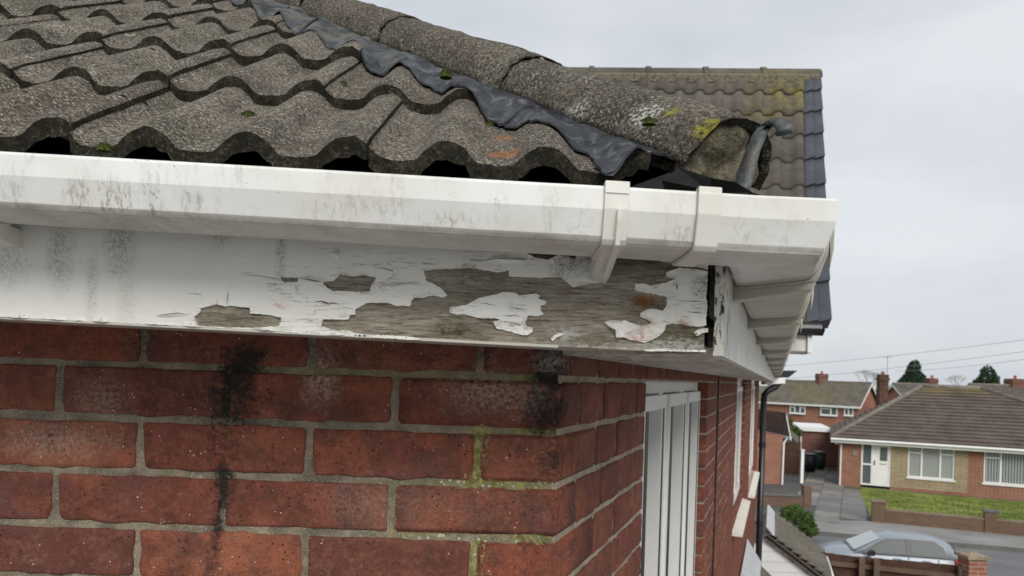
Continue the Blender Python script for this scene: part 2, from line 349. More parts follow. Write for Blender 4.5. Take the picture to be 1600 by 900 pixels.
def mk_wood(name='weathered_wood', st=(.10, 1, 1.6)):
    t = NT(name)
    g = t.noise(260, 6, .8, st=(.16, 1, 1.5), dist=.5)
    c = t.ramp(g, [(.32, (.09, .07, .048)), (.42, (.31, .265, .20)), (.52, (.53, .475, .385)), (.68, (.68, .63, .54))])
    c = t.mix(t.rng(t.noise(16, 5, .65, st=(.5, 1, 1.5)), .44, .66, 0, .55), c, (.17, .135, .095))
    L = []
    def b(px, py, rx, ry, kk): L.append((tuple(P(px, py, .70)), (rx*.00064, .3, ry*.00064), kk))
    b(705, 516, 30, 12, 1); b(1060, 528, 50, 14, .8); b(930, 532, 60, 9, .6); b(1010, 480, 30, 14, .8); b(370, 495, 55, 16, .45)
    grn = t.blobs(L, .8, 90, .6); c = t.mix(t.math('MULTIPLY', grn, t.rng(t.noise(220, 4, .7), .4, .6, .3, .9)), c, (.085, .085, .025))
    L = []; b(1000, 400, 90, 22, .9); b(960, 420, 40, 16, .6); b(860, 395, 60, 10, 1); b(740, 440, 60, 22, .45); b(550, 443, 40, 14, .4); b(1080, 430, 20, 10, .5)
    dk = t.blobs(L, .7, 60, .6); c = t.mix(t.math('MULTIPLY', dk, .62), c, (.06, .045, .032))
    L = []; b(1060, 520, 50, 26, .5); c = t.mix(t.math('MULTIPLY', t.blobs(L, .9, 60, .6), t.rng(t.noise(90, 5, .7), .4, .6)), c, (.10, .08, .035)); L = []; b(1005, 470, 13, 9, .9); b(1018, 468, 8, 6, .8)
    c = t.mix(t.blobs(L, .6, 90, .6), c, (.30, .12, .03))
    wp = t.blobs([(tuple(P(880, 522, .70)), (.012, .3, .006), .9), (tuple(P(1060, 540, .70)), (.04, .3, .006), .8), (tuple(P(940, 545, .70)), (.04, .3, .003), .9), (tuple(P(700, 435, .70)), (.05, .3, .006), .35)], .9, 130, .5)
    c = t.mix(t.math('MULTIPLY', wp, t.rng(t.noise(260, 4, .7, st=(.5, 1, 1.4), off=(0, 0, 3)), .42, .5)), c, (.72, .71, .66))
    return t.out(c, .9, t.bump(t.math('ADD', g, t.math('MULTIPLY', t.noise(400, 4, .7, st=(.2, 1, 1.2)), .6)), 1.0, .004), .15)
M_wood = mk_wood()
def mk_moss():
    t = NT('moss'); c = t.mix(t.rng(t.noise(300, 4, .7), .35, .65), (.028, .040, .010), (.12, .15, .035))
    return t.out(c, .95, t.bump(t.noise(700, 3), 1, .003), .1)
M_moss = mk_moss()
# ---- the distance
def mk_brickwall(name, c1, c2, mortar, sc=1.0, vec='uv'):
    t = NT(name); tc = t.n.new('ShaderNodeTexCoord')
    # bricks laid in object space: X along wall, Z up
    sx = t.n.new('ShaderNodeSeparateXYZ'); t.l.new(tc.outputs['Object'], sx.inputs[0])
    cx = t.n.new('ShaderNodeCombineXYZ'); t.l.new(t.math('MULTIPLY_ADD', sx.outputs[1], .35, sx.outputs[0]), cx.inputs[0]); t.l.new(sx.outputs[2], cx.inputs[1])
    b = t.n.new('ShaderNodeTexBrick'); t.l.new(cx.outputs[0], b.inputs[0])
    b.inputs['Scale'].default_value = 1; b.inputs['Brick Width'].default_value = .225*sc; b.inputs['Row Height'].default_value = .075*sc
    b.inputs['Mortar Size'].default_value = .010*sc
    for k, v in (('Color1', c1), ('Color2', c2), ('Mortar', mortar)): b.inputs[k].default_value = (*v, 1)
    c = t.mix(t.rng(t.noise(1.3, 4), .3, .7, 0, .4), b.outputs[0], tuple(x*.6 for x in c1))
    return t.out(c, .9, t.bump(b.outputs[1], -.5, .006), .2)
M_bw_red = mk_brickwall('far_red_brick', (.27, .095, .06), (.33, .13, .08), (.34, .28, .22))
M_bw_dark = mk_brickwall('far_dark_brick', (.17, .06, .045), (.21, .08, .055), (.2, .17, .14))
M_bw_orange = mk_brickwall('far_orange_brick', (.34, .13, .085), (.38, .155, .10), (.36, .26, .2))
M_bw_stone = mk_brickwall('far_buff_stone', (.36, .28, .17), (.44, .36, .24), (.26, .21, .14), 1.6)
M_bw_garden = mk_brickwall('garden_wall_brick', (.15, .095, .065), (.21, .125, .08), (.12, .10, .08))
M_bw_house = mk_brickwall('lower_house_brick', (.27, .08, .05), (.33, .10, .06), (.35, .30, .22), .94)
M_rooftile_far = flat('far_roof_tile', (.135, .105, .09), .9, .3, 2.5, bump=.4, bs=12, bd=.03)
M_rooftile_grey = flat('far_grey_roof', (.13, .12, .10), .9, .25, .8, bump=.3, bs=10, bd=.03)
def mk_far_lichen(name, pts, base):
    t = NT(name); c = t.mix(t.rng(t.noise(1.4, 5), .3, .7), tuple(x*.75 for x in base), tuple(x*1.3 for x in base))
    c = t.mix(t.rng(t.noise(9, 4), .45, .7, 0, .35), c, tuple(min(1, x*1.9) for x in base))
    g = t.blobs(pts, .7, 4, .7); c = t.mix(t.math('MULTIPLY', t.math('MULTIPLY', g, t.rng(t.noise(11, 5, .75, off=(2, 2, 2)), .42, .60)), .8), c, (.24, .20, .05))
    return t.out(c, .9, t.bump(t.noise(12, 4), .4, .02), .15)
M_white = flat('white_far_paint', (.78, .78, .76), .5, .05, 3)
M_black = flat('black_plastic', (.012, .012, .013), .35, .2, 30, spec=.5)
def mk_glass(name, col=(.10, .12, .12), rough=.08):
    t = NT(name); return t.out(col, rough, None, .8)
M_glass = mk_glass('dark_window_glass'); M_glass_refl = mk_glass('sky_reflecting_glass', (.09, .115, .10), .04); M_glass_pale = mk_glass('curtained_glass', (.30, .32, .31), .2)
M_glass_car = NT('car_glass').out((.07, .085, .085), .12, None, .15)
def mk_clear():
    t = NT('clear_pane'); return t.out((.55, .62, .6), .02, None, .8, Transmission_Weight=.0, Alpha=1.0)
M_asphalt = flat('asphalt', (.155, .155, .158), .6, .22, .7, bump=.3, bs=40, bd=.01)
M_pave = flat('pavement_concrete', (.25, .245, .235), .7, .2, .8, bump=.2, bs=30)
M_ground = flat('back_garden_earth', (.11, .12, .07), .95, .4, .5)
def mk_lawn():
    t = NT('lawn_grass'); c = t.mix(t.rng(t.noise(1.1, 5, .6), .35, .65), (.12, .16, .035), (.26, .28, .08))
    c = t.mix(t.rng(t.noise(14, 4, .7), .5, .7, 0, .5), c, (.10, .14, .03))
    return t.out(c, .95, t.bump(t.noise(60, 3), .8, .03), .1)
M_lawn = mk_lawn()
def mk_slab():
    t = NT('paving_slab'); c = t.ramp(t.rand(), [(0, (.13, .135, .13)), (.4, (.19, .19, .18)), (.75, (.23, .22, .20)), (1, (.36, .30, .23))])
    c = t.mix(t.rng(t.noise(3, 5, .6), .4, .65, 0, .5), c, (.10, .10, .095))
    return t.out(c, .6, t.bump(t.noise(30, 3), .3, .01), .3)
M_slab = mk_slab()
M_fence = flat('dark_fence_timber', (.075, .038, .026), .85, .35, 5, bump=.3)
M_fence_post = flat('weathered_post', (.12, .085, .058), .85, .3, 5)
M_stonecap = flat('stone_cap', (.28, .22, .16), .85, .25, 10)
M_carpaint = NT('silver_blue_paint').out((.27, .305, .34), .34, None, .4, metal=.1, Coat_Weight=.15)
M_red = NT('red_lens').out((.62, .03, .03), .2, None, .6)
M_rubber = flat('tyre_rubber', (.02, .02, .02), .8)
M_alloy = NT('alloy').out((.5, .5, .52), .3, None, .5, metal=.8)
def mk_leaf(name, a, b):
    t = NT(name); c = t.mix(t.rng(t.noise(7, 3), .35, .65), a, b)
    return t.out(c, .8, None, .2)
M_leaf_bush = mk_leaf('bush_leaf', (.035, .06, .015), (.10, .16, .04)); M_leaf_con = mk_leaf('conifer_leaf', (.018, .04, .022), (.05, .09, .045))
M_leaf_olive = mk_leaf('olive_leaf', (.07, .08, .03), (.14, .15, .05)); M_bark = flat('bark', (.11, .09, .075), .9)

M_kerb = flat('kerb_stone', (.13, .125, .115), .85, .2, 4); M_kerbdark = flat('drive_joint', (.09, .09, .085), .9, .2, 3)
M_ridgegrey = flat('grey_ridge', (.19, .17, .14), .9, .25, 3); M_pot = flat('clay_pot', (.38, .14, .08), .8, .2, 5); M_galv = flat('grey_metal', (.28, .29, .30), .5, .1, 5)
M_blind = NT('blinds_behind_glass'); _w = M_blind.n.new('ShaderNodeTexWave'); _w.wave_type = 'BANDS'; _w.bands_direction = 'X'; _w.inputs['Scale'].default_value = 3.2; M_blind.l.new(M_blind.pos, _w.inputs[0]); M_blind = M_blind.out(M_blind.ramp(_w.outputs[1], [(.2, (.10, .11, .11)), (.7, (.36, .38, .38))]), .25, None, .7)
M_brass = flat('brass', (.5, .42, .25), .4, .1, 5); M_bin_black = flat('bin_charcoal', (.022, .024, .03), .5, .2, 5); M_bin_lid = flat('bin_grey_lid', (.10, .10, .11), .5, .2, 5)
M_bin_green = flat('bin_green', (.03, .06, .045), .5, .2, 5); M_bin_lidg = flat('bin_green_lid', (.12, .16, .13), .5, .2, 5)
M_copebrick = flat('brick_coping', (.20, .15, .11), .9, .3, 8); M_lightlead = flat('pale_lead', (.46, .47, .48), .5, .15, 9, bump=.3, bs=20, bd=.01); M_chim = flat('mossy_chimney_brick', (.10, .055, .038), .95, .4, 5, bump=.4); M_twig = flat('twigs', (.36, .35, .35), .9); M_clad = flat('white_cladding', (.62, .62, .62), .5, .08, 3)
M_glass_screen = mk_glass('windscreen_glass', (.42, .46, .46), .08)
# =================================================================== HOUSE (close up)
house = thing('house', 'red brick house corner with mossy tiled roof, white gutter and peeling white fascia', 'house', (0, .92, GZ))
HOFF = Vector((0, .92, GZ))
def hchild(o):      # children keep world coordinates
    o.matrix_parent_inverse = Matrix.Translation(-HOFF); return o
def hpart(mb, name, mats, smooth=False, kind=None, parent=None, label=None):
    o = mb.obj(name, mats, parent or house, smooth, kind)
    if parent is None: o.matrix_parent_inverse = Matrix.Translation(-HOFF)
    if label: o['label'] = label
    return o
SD = Vector((.3533, .9355, 0)).normalized(); SN = Vector((SD.y, -SD.x, 0))     # along the side wall / out of it
CORN = Vector((.0642, .92, 0))
def S(l, q, z): return CORN + SD*l + SN*q + V(0, 0, z)
def Yl(Y): return (Y-.92)/SD.y                    # depth -> length along side wall
MS = Matrix(((SD.x, -SN.x, 0, CORN.x), (SD.y, -SN.y, 0, CORN.y), (0, 0, 1, 0), (0, 0, 0, 1)))  # local (l, -q, z) -> world
CH, JT, BH = .0705, .009, .0615
def zrow(n): return .0323 - CH*n
END = Yl(10.8)
OPEN = [(Yl(1.525), Yl(2.86), -1.3, -.004), (Yl(4.95), Yl(6.25), -1.02, .2), (Yl(7.7), Yl(9.7), -1.2, .2)]   # l0, l1, zsill, ztop
# --- mortar-coloured cores of the two walls
mb = MB()
xs, zs = [i*.02-1.5 for i in range(0, 78)], [-.95+i*.02 for i in range(0, 60)]
nx = len(xs); fx = [min(x, CORN.x-.004) for x in xs] + [CORN.x-.004]
fx = sorted(set(fx)); vsn = [V(x, .924+.0016*nz(x*70, z*70, 1), z) for z in zs for x in fx]
n_ = len(fx)
mb.add(vsn, [(j*n_+i, j*n_+i+1, (j+1)*n_+i+1, (j+1)*n_+i) for j in range(len(zs)-1) for i in range(n_-1)])
mb.box(-3, CORN.x-.012, .93, 1.03, -.95, .23)
front_wall = hpart(mb, 'front_wall', M_mortar)
mb = MB(); mb.box(-3, CORN.x, .92, 1.03, GZ, -.951); hpart(mb, 'lower_wall', M_bw_house, parent=None)
mb = MB(); q = -.004
def sbox(mb, l0, l1, z0, z1, q0=-.11, q1=q): mb.box(l0, l1, -q1, -q0, z0, z1, MS)
ls = 0.004
for (a, b, zb, zt) in OPEN:
    sbox(mb, ls, a, -2.9, .23); sbox(mb, a, b, -2.9, zb)
    if zt < .2: sbox(mb, a, b, zt, .23)
    ls = b+.006
sbox(mb, ls, END, -2.9, .23)
side_wall = hpart(mb, 'side_wall', M_mortar_side)
mb = MB(); sbox(mb, 0, END, GZ, -2.901, -.11, 0); hpart(mb, 'lower_wall', M_bw_house)
mb = MB(); mb.box(0, .1, 0, 6, GZ, .23, Matrix.Translation(S(END, 0, 0)) @ Matrix.Rotation(math.pi/2-.0, 4, 'Z')); hpart(mb, 'rear_wall', M_bw_house)
# --- individual bricks
def rbox(L, D, H, seed, r=.004, seg=(11, 2, 4), am=.0017):
    bm = bmesh.new(); bmesh.ops.create_cube(bm, size=1)
    for v in bm.verts: v.co = V(v.co.x*L, v.co.y*D, v.co.z*H)
    for ax, (ln, k) in enumerate(((L, seg[0]), (D, seg[1]), (H, seg[2]))):
        cuts = [-ln/2+r*.5, -ln/2+r*1.3, ln/2-r*1.3, ln/2-r*.5] + [-ln/2+ln*i/k for i in range(1, k)]
        for c in cuts:
            co = V(0, 0, 0); co[ax] = c; no = V(0, 0, 0); no[ax] = 1
            bmesh.ops.bisect_plane(bm, geom=bm.verts[:]+bm.edges[:]+bm.faces[:], plane_co=co, plane_no=no)
    for v in bm.verts:
        p = v.co.copy(); inn = V(*[max(-d/2+r, min(d/2-r, p[i])) for i, d in enumerate((L, D, H))])
        d = p-inn
        if d.length > 1e-7: p = inn + d.normalized()*r
        e = nz(p.x*45+seed*7, p.y*45, p.z*45)*am + nz(p.x*130+seed*3, p.y*130, p.z*130+seed)*am*.7
        k2 = 1 + (1.2 if abs(abs(p.z)-H/2) < .004 or abs(abs(p.x)-L/2) < .004 else 0)
        v.co = p + (p-inn*.6).normalized()*e*k2
    for f in bm.faces: f.smooth = True
    me = bpy.data.meshes.new('brick'); bm.to_mesh(me); bm.free(); return me
full = [rbox(.2115, .05, BH, s) for s in range(6)]
half = [rbox(.102, .05, BH, s+20, seg=(5, 2, 3)) for s in range(3)]
SPL = .137
sidem = [rbox(SPL, .05, BH, s+40, seg=(5, 2, 3)) for s in range(4)]
for m in full+half: m.materials.append(M_brick)
for m in sidem: m.materials.append(M_brick_side)
full_s = [m.copy() for m in full[:4]]
for m in full_s: m.materials.clear(); m.materials.append(M_brick_side)
def corner_brick(lf, lsd, n, seed):
    z0, z1 = zrow(n)-BH/2, zrow(n)+BH/2; d = .05
    inner = CORN + V(-d*(1+SD.x)/SD.y*1.0, d, 0)
    pts = [CORN, CORN+SD*lsd, CORN+SD*lsd-SN*d, inner, CORN+V(-lf, d, 0), CORN+V(-lf, 0, 0)]
    mb = MB(); mb.prism([p+V(0, 0, z0) for p in pts], (0, 0, z1-z0)); me = mb.me(M_brick)
    bevel_me(me, .0035, 3)
    bm = bmesh.new(); bm.from_mesh(me)
    for k in range(1, 8):
        bmesh.ops.bisect_plane(bm, geom=bm.verts[:]+bm.edges[:]+bm.faces[:], plane_co=CORN-V(lf*k/8, 0, 0), plane_no=(1, 0, 0))
        bmesh.ops.bisect_plane(bm, geom=bm.verts[:]+bm.edges[:]+bm.faces[:], plane_co=V(0, 0, z0+BH*k/8), plane_no=(0, 0, 1))
    for v in bm.verts:
        p = v.co; v.co = p + V(nz(p.x*60, p.z*60, seed), nz(p.x*60+9, p.z*60, seed)*1.2, nz(p.x*50+4, p.z*50, seed))*.0013
    for f in bm.faces: f.smooth = True
    bm.to_mesh(me); bm.free()
    return link('brick', me, front_wall)
def place(mesh, parent, loc, rot=0, jit=.0012):
    loc = Vector(loc) + V(random.uniform(-jit, jit), 0, random.uniform(-jit, jit)*.6)
    return link('brick', mesh, parent, loc, (random.uniform(-.006, .006), random.uniform(-.006, .006), rot+random.uniform(-.004, .004)))
stuffb = MB()
NF = 7
for n in range(0, 13):
    lf, lsd = (.2115, .102) if n % 2 else (.102, .2115)
    if n < NF: corner_brick(lf, lsd-.004, n, n)
    else:
        stuffb.box(CORN.x-lf, CORN.x-.0, .92, .95, zrow(n)-BH/2, zrow(n)+BH/2)
    x = CORN.x-lf-JT
    while x > -1.45:
        if n < NF and x > -1.05: place(random.choice(full), front_wall, (x-.2115/2, .9455+random.uniform(-.0008, .0012), zrow(n)))
        else: stuffb.box(x-.2115, x, .9205, .96, zrow(n)-BH/2, zrow(n)+BH/2)
        x -= .2205
o = stuffb.obj('brickwork', M_brick, front_wall, kind='stuff')
# side
stuffs = MB(); rzS = math.atan2(SD.y, SD.x); cnt = 0
def clear(a, b, z):       # subtract openings
    segs = [(a, b)]
    for (o0, o1, zb, zt) in OPEN:
        if z < zb+.005 or z-.0 > zt+.02: continue
        ns = []
        for s0, s1 in segs:
            if o0 > s0: ns.append((s0, min(s1, o0)))
            if o1 < s1: ns.append((max(s0, o1), s1))
        segs = [x for x in ns if x[1]-x[0] > .012]
    return segs
for n in range(0, 41):
    z = zrow(n); lsd = .102 if n % 2 else .2115
    pit = SPL+JT if True else .2205
    l = lsd + JT - .002
    if n >= NF: stuffs.box(0.002, lsd, 0, .03, z-BH/2, z+BH/2, MS)
    while l < END-.03:
        ln = SPL if l < 3.4 else .2115
        for (a, b) in clear(l, min(l+ln, END), z):
            Y = .92+a*SD.y
            vis = z > -.30*Y-.05
            if vis and l < 3.6 and cnt < 225:
                m = random.choice(sidem if ln == SPL else full_s)
                c = S((a+b)/2, -.0255+random.uniform(-.001, .0012), z)
                ob = link('brick', m, side_wall, c, (0, 0, rzS)); ob.scale = ((b-a)/ln, 1, 1); cnt += 1
            elif z > -2.88:
                dq = random.uniform(-.0012, .0015); stuffs.box(a, b, -dq, .03, z-BH/2+random.uniform(-.001, .001), z+BH/2, MS)
        l += ln+JT
o = stuffs.obj('brickwork', M_brick_side, side_wall, kind='stuff')
# movement joint with black sealant
mb = MB(); mb.box(Yl(3.35), Yl(3.35)+.022, -.006, .02, -2.8, .05, MS); hpart(mb, 'movement_joint', M_black)

# --- windows of the side wall (frames recessed 40 mm)
def window(l0, l1, z0, z1, rec=.040, mulls=(), first=False, sillout=.0):
    w = MB(); f = .085; D0, D1 = rec, rec+.06
    # outer frame : y local is inward
    w.box(l0, l0+f, D0, D1, z0, z1, MS); w.box(l1-f, l1, D0, D1, z0, z1, MS)
    w.box(l0+f, l1-f, D0, D1, z1-.032, z1, MS); w.box(l0+f, l1-f, D0, D1, z0, z0+f, MS)
    for m in mulls: w.box(m-.03, m+.03, D0+.001, D1, z0+f, z1-.032, MS)
    wf = hpart(w, 'window', M_pvc_clean)
    edges = [l0+f]+[x for m in mulls for x in (m-.03, m+.03)]+[l1-f]
    for i in range(0, len(edges), 2):
        a, b = edges[i]+.004, edges[i+1]-.004; s = .078; p0, p1 = D0-.020, D0+.03; za, zb = z0+f+.004, z1-.036; st_ = .036
        sm = MB(); sm.box(a, a+s, p0, p1, za, zb, MS); sm.box(b-s, b, p0, p1, za, zb, MS)
        sm.box(a+s, b-s, p0, p1, zb-st_, zb, MS); sm.box(a+s, b-s, p0, p1, za, za+s, MS)
        g = sm.obj('sash', M_pvc_clean, wf)
        gk = MB(); t_ = .007; ia, ib, ja, jb = a+s, b-s, za+s, zb-st_; gp0, gp1 = p0+.040, p0+.051; sm2 = MB(); sm2.box(a+s-.052, a+s-.012, p0-.0015, p0+.001, za+s, zb-st_, MS); sm2.box(b-s+.020, b-s+.042, p0-.0015, p0+.001, za+s, zb-st_, MS); sm2.obj('gasket', M_black, wf)
        gk.box(ia, ia+t_, gp0, gp1, ja, jb, MS); gk.box(ib-t_, ib, gp0, gp1, ja, jb, MS); gk.box(ia+t_, ib-t_, gp0, gp1, jb-t_, jb, MS); gk.box(ia+t_, ib-t_, gp0, gp1, ja, ja+t_, MS)
        gk.obj('gasket', M_black, wf)
        pm = MB(); pm.box(a+s-.01, b-s+.01, p0+.052, p0+.058, za+s-.01, zb-st_+.01, MS); pm.obj('pane', M_glass_refl, wf)
    if sillout:
        sl = MB(); sl.prism([MS @ V(l0-.05, y, z) for y, z in ((-.070, z0-.05), (-.070, z0-.03), (.05, z0-.002), (.05, z0-.05))], (SD*(l1-l0+.1)))
        sl.obj('sill', M_stone_sill, wf)
    return wf
M_stone_sill = flat('painted_sill', (.72, .69, .60), .6, .08, 10)
a0, a1, zb, zt = OPEN[0]
window(a0, a1, zb, zt, mulls=(a0+.47, a0+.93), sillout=.08)
window(*OPEN[1][:2], OPEN[1][2], .0, sillout=.08, mulls=((OPEN[1][0]+OPEN[1][1])/2,))
window(*OPEN[2][:2], OPEN[2][2], .0, sillout=.08, mulls=((OPEN[2][0]+OPEN[2][1])/2,))

# --- fascia boards and soffits
TILT = .022
def tilt(x): return TILT*max(0, .2-x) if x < .2 else 0
FY = .70
def FZ(px, py): p = P(px, py, FY); return p
b0, b1 = P(0, 496, FY), P(1105, 553, FY)
def fbot(x): return b1.z + (b0.z-b1.z)/(b0.x-b1.x)*(x-b1.x)
XL, XE = -2.2, .1900
# weathered timber board, finely gridded so that its face can be rough
cols = [XL, -1.4, -1.0, -.75]+[-.62+i*.006 for i in range(int((XE+.62)/.006))]+[XE]
rows = [i/14 for i in range(15)]
vs_, fs_ = [], []
for x in cols:
    zb_ = fbot(x)
    ch = .004*max(0, nz(x*60, 3, 0)-.1)
    for r in rows:
        z = zb_ + .128*r; rough = .0009*nz(x*25, z*260, 2)
        if r == 0: z += ch*.5
        vs_.append(V(x, FY+.001+rough, z))
nr = len(rows)
for i in range(len(cols)-1):
    for j in range(nr-1): fs_.append((i*nr+j, (i+1)*nr+j, (i+1)*nr+j+1, i*nr+j+1))
mb = MB(); mb.add(vs_, fs_)
mb.prism([V(XL, FY+.003, fbot(XL)+.001), V(XE, FY+.003, fbot(XE)+.001), V(XE, FY+.003, fbot(XE)+.128), V(XL, FY+.003, fbot(XL)+.128)], (0, .018, 0))
fascia = hpart(mb, 'fascia_board', M_wood, label='weathered front fascia board with flaking white paint')
# flaking paint: digitised outlines, each sheet real thickness with lifted, ragged edges
z4 = lambda L: [(x/2.857, 300+y/2.857) for x, y in L]
z5 = lambda L: [(480+x/2.857, 340+y/2.857) for x, y in L]
z6 = lambda L: [(860+x/2.648, 280+y/2.648) for x, y in L]
def ragged(L, step=2.6, amp=1.1, seed=0, closed=True):
    out = []; n = len(L)
    for i in range(n):
        a, b = L[i], L[(i+1) % n]; d = math.hypot(b[0]-a[0], b[1]-a[1]); k = max(1, int(d/step))
        for j in range(k):
            t = j/k; x, y = a[0]+(b[0]-a[0])*t, a[1]+(b[1]-a[1])*t
            w = amp*(nz(x*.22+seed, y*.22, 1)+.6*nz(x*.7, y*.7+seed, 5)) * (1 if d < 250 else 0)
            w2 = amp*(nz(x*.22+seed+40, y*.22, 1)+.6*nz(x*.7+40, y*.7+seed, 5)) * (1 if d < 250 else 0)
            out.append((x+w*1.3, y+w2))
    return out
def crack(pts, w=1.1):
    n = len(pts); up, dn = [], []
    for i, (x, y) in enumerate(pts):
        a, b = pts[max(0, i-1)], pts[min(n-1, i+1)]; dx, dy = b[0]-a[0], b[1]-a[1]; l = math.hypot(dx, dy) or 1
        k = w*(0.15 if i in (0, n-1) else 1)*.5
        up.append((x-dy/l*k, y+dx/l*k)); dn.append((x+dy/l*k, y-dx/l*k))
    return up+dn[::-1]
from mathutils.geometry import delaunay_2d_cdt
def inside(x, y, L):
    c = False; j = len(L)-1
    for i in range(len(L)):
        xi, yi = L[i]; xj, yj = L[j]
        if (yi > y) != (yj > y) and x < (xj-xi)*(y-yi)/(yj-yi)+xi: c = not c
        j = i
    return c
def paint_sheet(outer, holes, name='paint', seed=0, lift=.0034, th=.0012):
    loops = [outer]+holes; pts, ed = [], []
    for lp in loops:
        b = len(pts); pts += [V(x, y).to_2d() if False else Vector((x, y)) for x, y in lp]
        ed += [(b+i, b+(i+1) % len(lp)) for i in range(len(lp))]
    nb = len(pts)
    x0, x1 = min(p.x for p in pts), max(p.x for p in pts); y0, y1 = min(p.y for p in pts), max(p.y for p in pts)
    st = 7.0; y = y0+3
    while y < y1:
        x = max(x0, -60)+3
        while x < x1:
            if inside(x, y, outer) and not any(inside(x, y, h) for h in holes): pts.append(Vector((x+random.uniform(-1, 1), y+random.uniform(-1, 1))))
            x += st
        y += st
    vv, ee, ff, ov, oe, of = delaunay_2d_cdt(pts, ed, [], 0, 1e-4)
    keep = []
    for f in ff:
        cx = sum(vv[i].x for i in f)/len(f); cy = sum(vv[i].y for i in f)/len(f)
        if inside(cx, cy, outer) and not any(inside(cx, cy, h) for h in holes): keep.append(tuple(f))
    bd = {}
    for f in keep:
        for a, b in zip(f, f[1:]+f[:1]): bd[(min(a, b), max(a, b))] = bd.get((min(a, b), max(a, b)), 0)+1
    rim = [e for e, c in bd.items() if c == 1]; rv = {i for e in rim for i in e}
    top = []
    for i, q in enumerate(vv):
        p = P(q.x, q.y, FY); c = 0
        if i in rv: c = min(.0075, lift*2*max(0, nz(p.x*55+seed, p.z*55, 3)+.12))
        else: c = .0003*nz(p.x*60, p.z*60, 9)
        top.append(V(p.x, FY-th-c, p.z))
    n = len(top); back = [V(t_.x, FY+.0012, t_.z) for t_ in top]
    m = MB(); m.add(top+back, keep+[(a, b, b+n, a+n) for a, b in rim])
    used = None
    return m.obj(name, M_paint, fascia)
A = [(-260, 335)] + [(-260, 482.5)] + [(0, 495), (160, 503), (290, 509.5), (400, 515)] + z5([(0, 518), (100, 524), (190, 528), (300, 536), (440, 545), (505, 546), (508, 538), (440, 531), (380, 527), (290, 522), (215, 518), (190, 503), (110, 500), (66, 484), (72, 455), (185, 456), (192, 437), (216, 434), (215, 410), (266, 382), (360, 381), (400, 396), (430, 392), (456, 397), (478, 358), (512, 360), (560, 346), (610, 360), (625, 347), (592, 310), (530, 282), (522, 238), (600, 230), (730, 226), (858, 246), (900, 236), (898, 262), (1040, 270), (1130, 266), (1188, 312), (1240, 300), (1290, 292), (1335, 292), (1352, 200), (1352, 150)]) + [(953, 380), (900, 365), (400, 335)]
A[0] = (-260, 325)
holesA = [z5([(72, 291), (120, 282), (150, 254), (210, 264), (250, 258), (310, 268), (290, 300), (284, 333), (180, 330), (120, 330), (90, 315)]),
          z4([(868, 556), (895, 540), (900, 520), (972, 502), (1008, 512), (1026, 508), (1120, 518), (1122, 542), (1190, 548), (1262, 562), (1245, 600), (1130, 606), (1000, 604), (890, 598)]),
          z4([(1255, 380), (1335, 386), (1335, 404), (1290, 402), (1275, 408), (1258, 396)]),
          z5([(918, 136), (990, 140), (1090, 150), (1180, 158), (1202, 168), (1196, 188), (1160, 172), (1120, 168), (1075, 190), (1020, 180), (980, 160), (930, 150)])]
cracks = [crack(z4([(1014, 512), (1022, 470), (1024, 442)]), 2.2), crack(z4([(1095, 374), (1170, 376), (1215, 384), (1246, 388)]), 1.0),
          crack(z4([(1342, 390), (1390, 394), (1430, 403), (1500, 396), (1570, 372)]), 1.6) if False else crack(z4([(1345, 391), (1380, 393), (1425, 402), (1440, 400)]), 1.6),
          crack(z4([(718, 550), (760, 546), (800, 541), (850, 548)]), .9), crack(z4([(1395, 494), (1430, 488), (1460, 498), (1490, 495), (1520, 502)]), 1.6),
          crack(z5([(20, 380), (70, 374), (100, 384), (135, 384)]), 1.5), crack(z4([(1330, 414), (1326, 430), (1336, 446)]), 1.3),
          crack(z5([(735, 198), (790, 192), (840, 184), (880, 187), (960, 192)]), 1.1), crack(z4([(845, 452), (880, 454), (905, 460)]), .7),
          crack(z5([(310, 226), (340, 228), (385, 240), (390, 226)]), 1.2), crack(z5([(330, 300), (380, 305), (450, 296), (500, 300)]), .8), crack(z4([(1290, 480), (1320, 488), (1350, 490)]), .8),
          crack(z5([(150, 405), (175, 402), (205, 408)]), .8), crack(z4([(1480, 275), (1510, 280)]), .8), crack(z4([(1325, 566), (1360, 568), (1385, 564)]), .9)]
paint_sheet(ragged(A, seed=1), [ragged(h, seed=i*3+2) for i, h in enumerate(holesA)]+cracks, 'paint_sheet', 1)
B = z5([(635, 425), (640, 400), (710, 390), (770, 358), (860, 342), (875, 333), (920, 335), (950, 348), (1020, 340), (1040, 350), (1035, 365), (1066, 373), (1064, 388), (1043, 394), (1043, 415), (1056, 434), (1020, 440), (985, 438), (973, 475), (982, 488), (1006, 492), (1006, 510), (985, 526), (950, 522), (905, 510), (845, 495), (832, 468), (860, 455), (840, 450), (780, 452), (730, 440), (700, 432), (660, 434)])
paint_sheet(ragged(B, seed=9), [crack(z5([(770, 382), (800, 384), (850, 396)]), 1.3), crack(z5([(865, 435), (900, 440), (935, 434)]), 1.2), crack(z5([(905, 402), (940, 408), (978, 410)]), 1.4), crack(z5([(880, 462), (920, 470), (950, 476)]), 1.)], 'paint_flake', 9)
Cc = z6([(220, 592), (250, 586), (290, 588), (310, 584), (345, 600), (372, 606), (400, 602), (415, 594), (395, 580), (370, 572), (374, 552), (412, 535), (465, 545), (482, 518), (480, 486), (420, 474), (350, 462), (346, 436), (380, 432), (412, 441), (475, 430), (512, 414), (474, 402), (480, 384), (532, 367), (600, 374), (645, 384), (645, 470), (643, 606), (620, 612), (560, 606), (540, 598), (478, 602), (474, 622), (452, 648), (430, 660), (392, 676), (330, 665), (300, 655), (270, 655), (266, 626), (245, 612)])
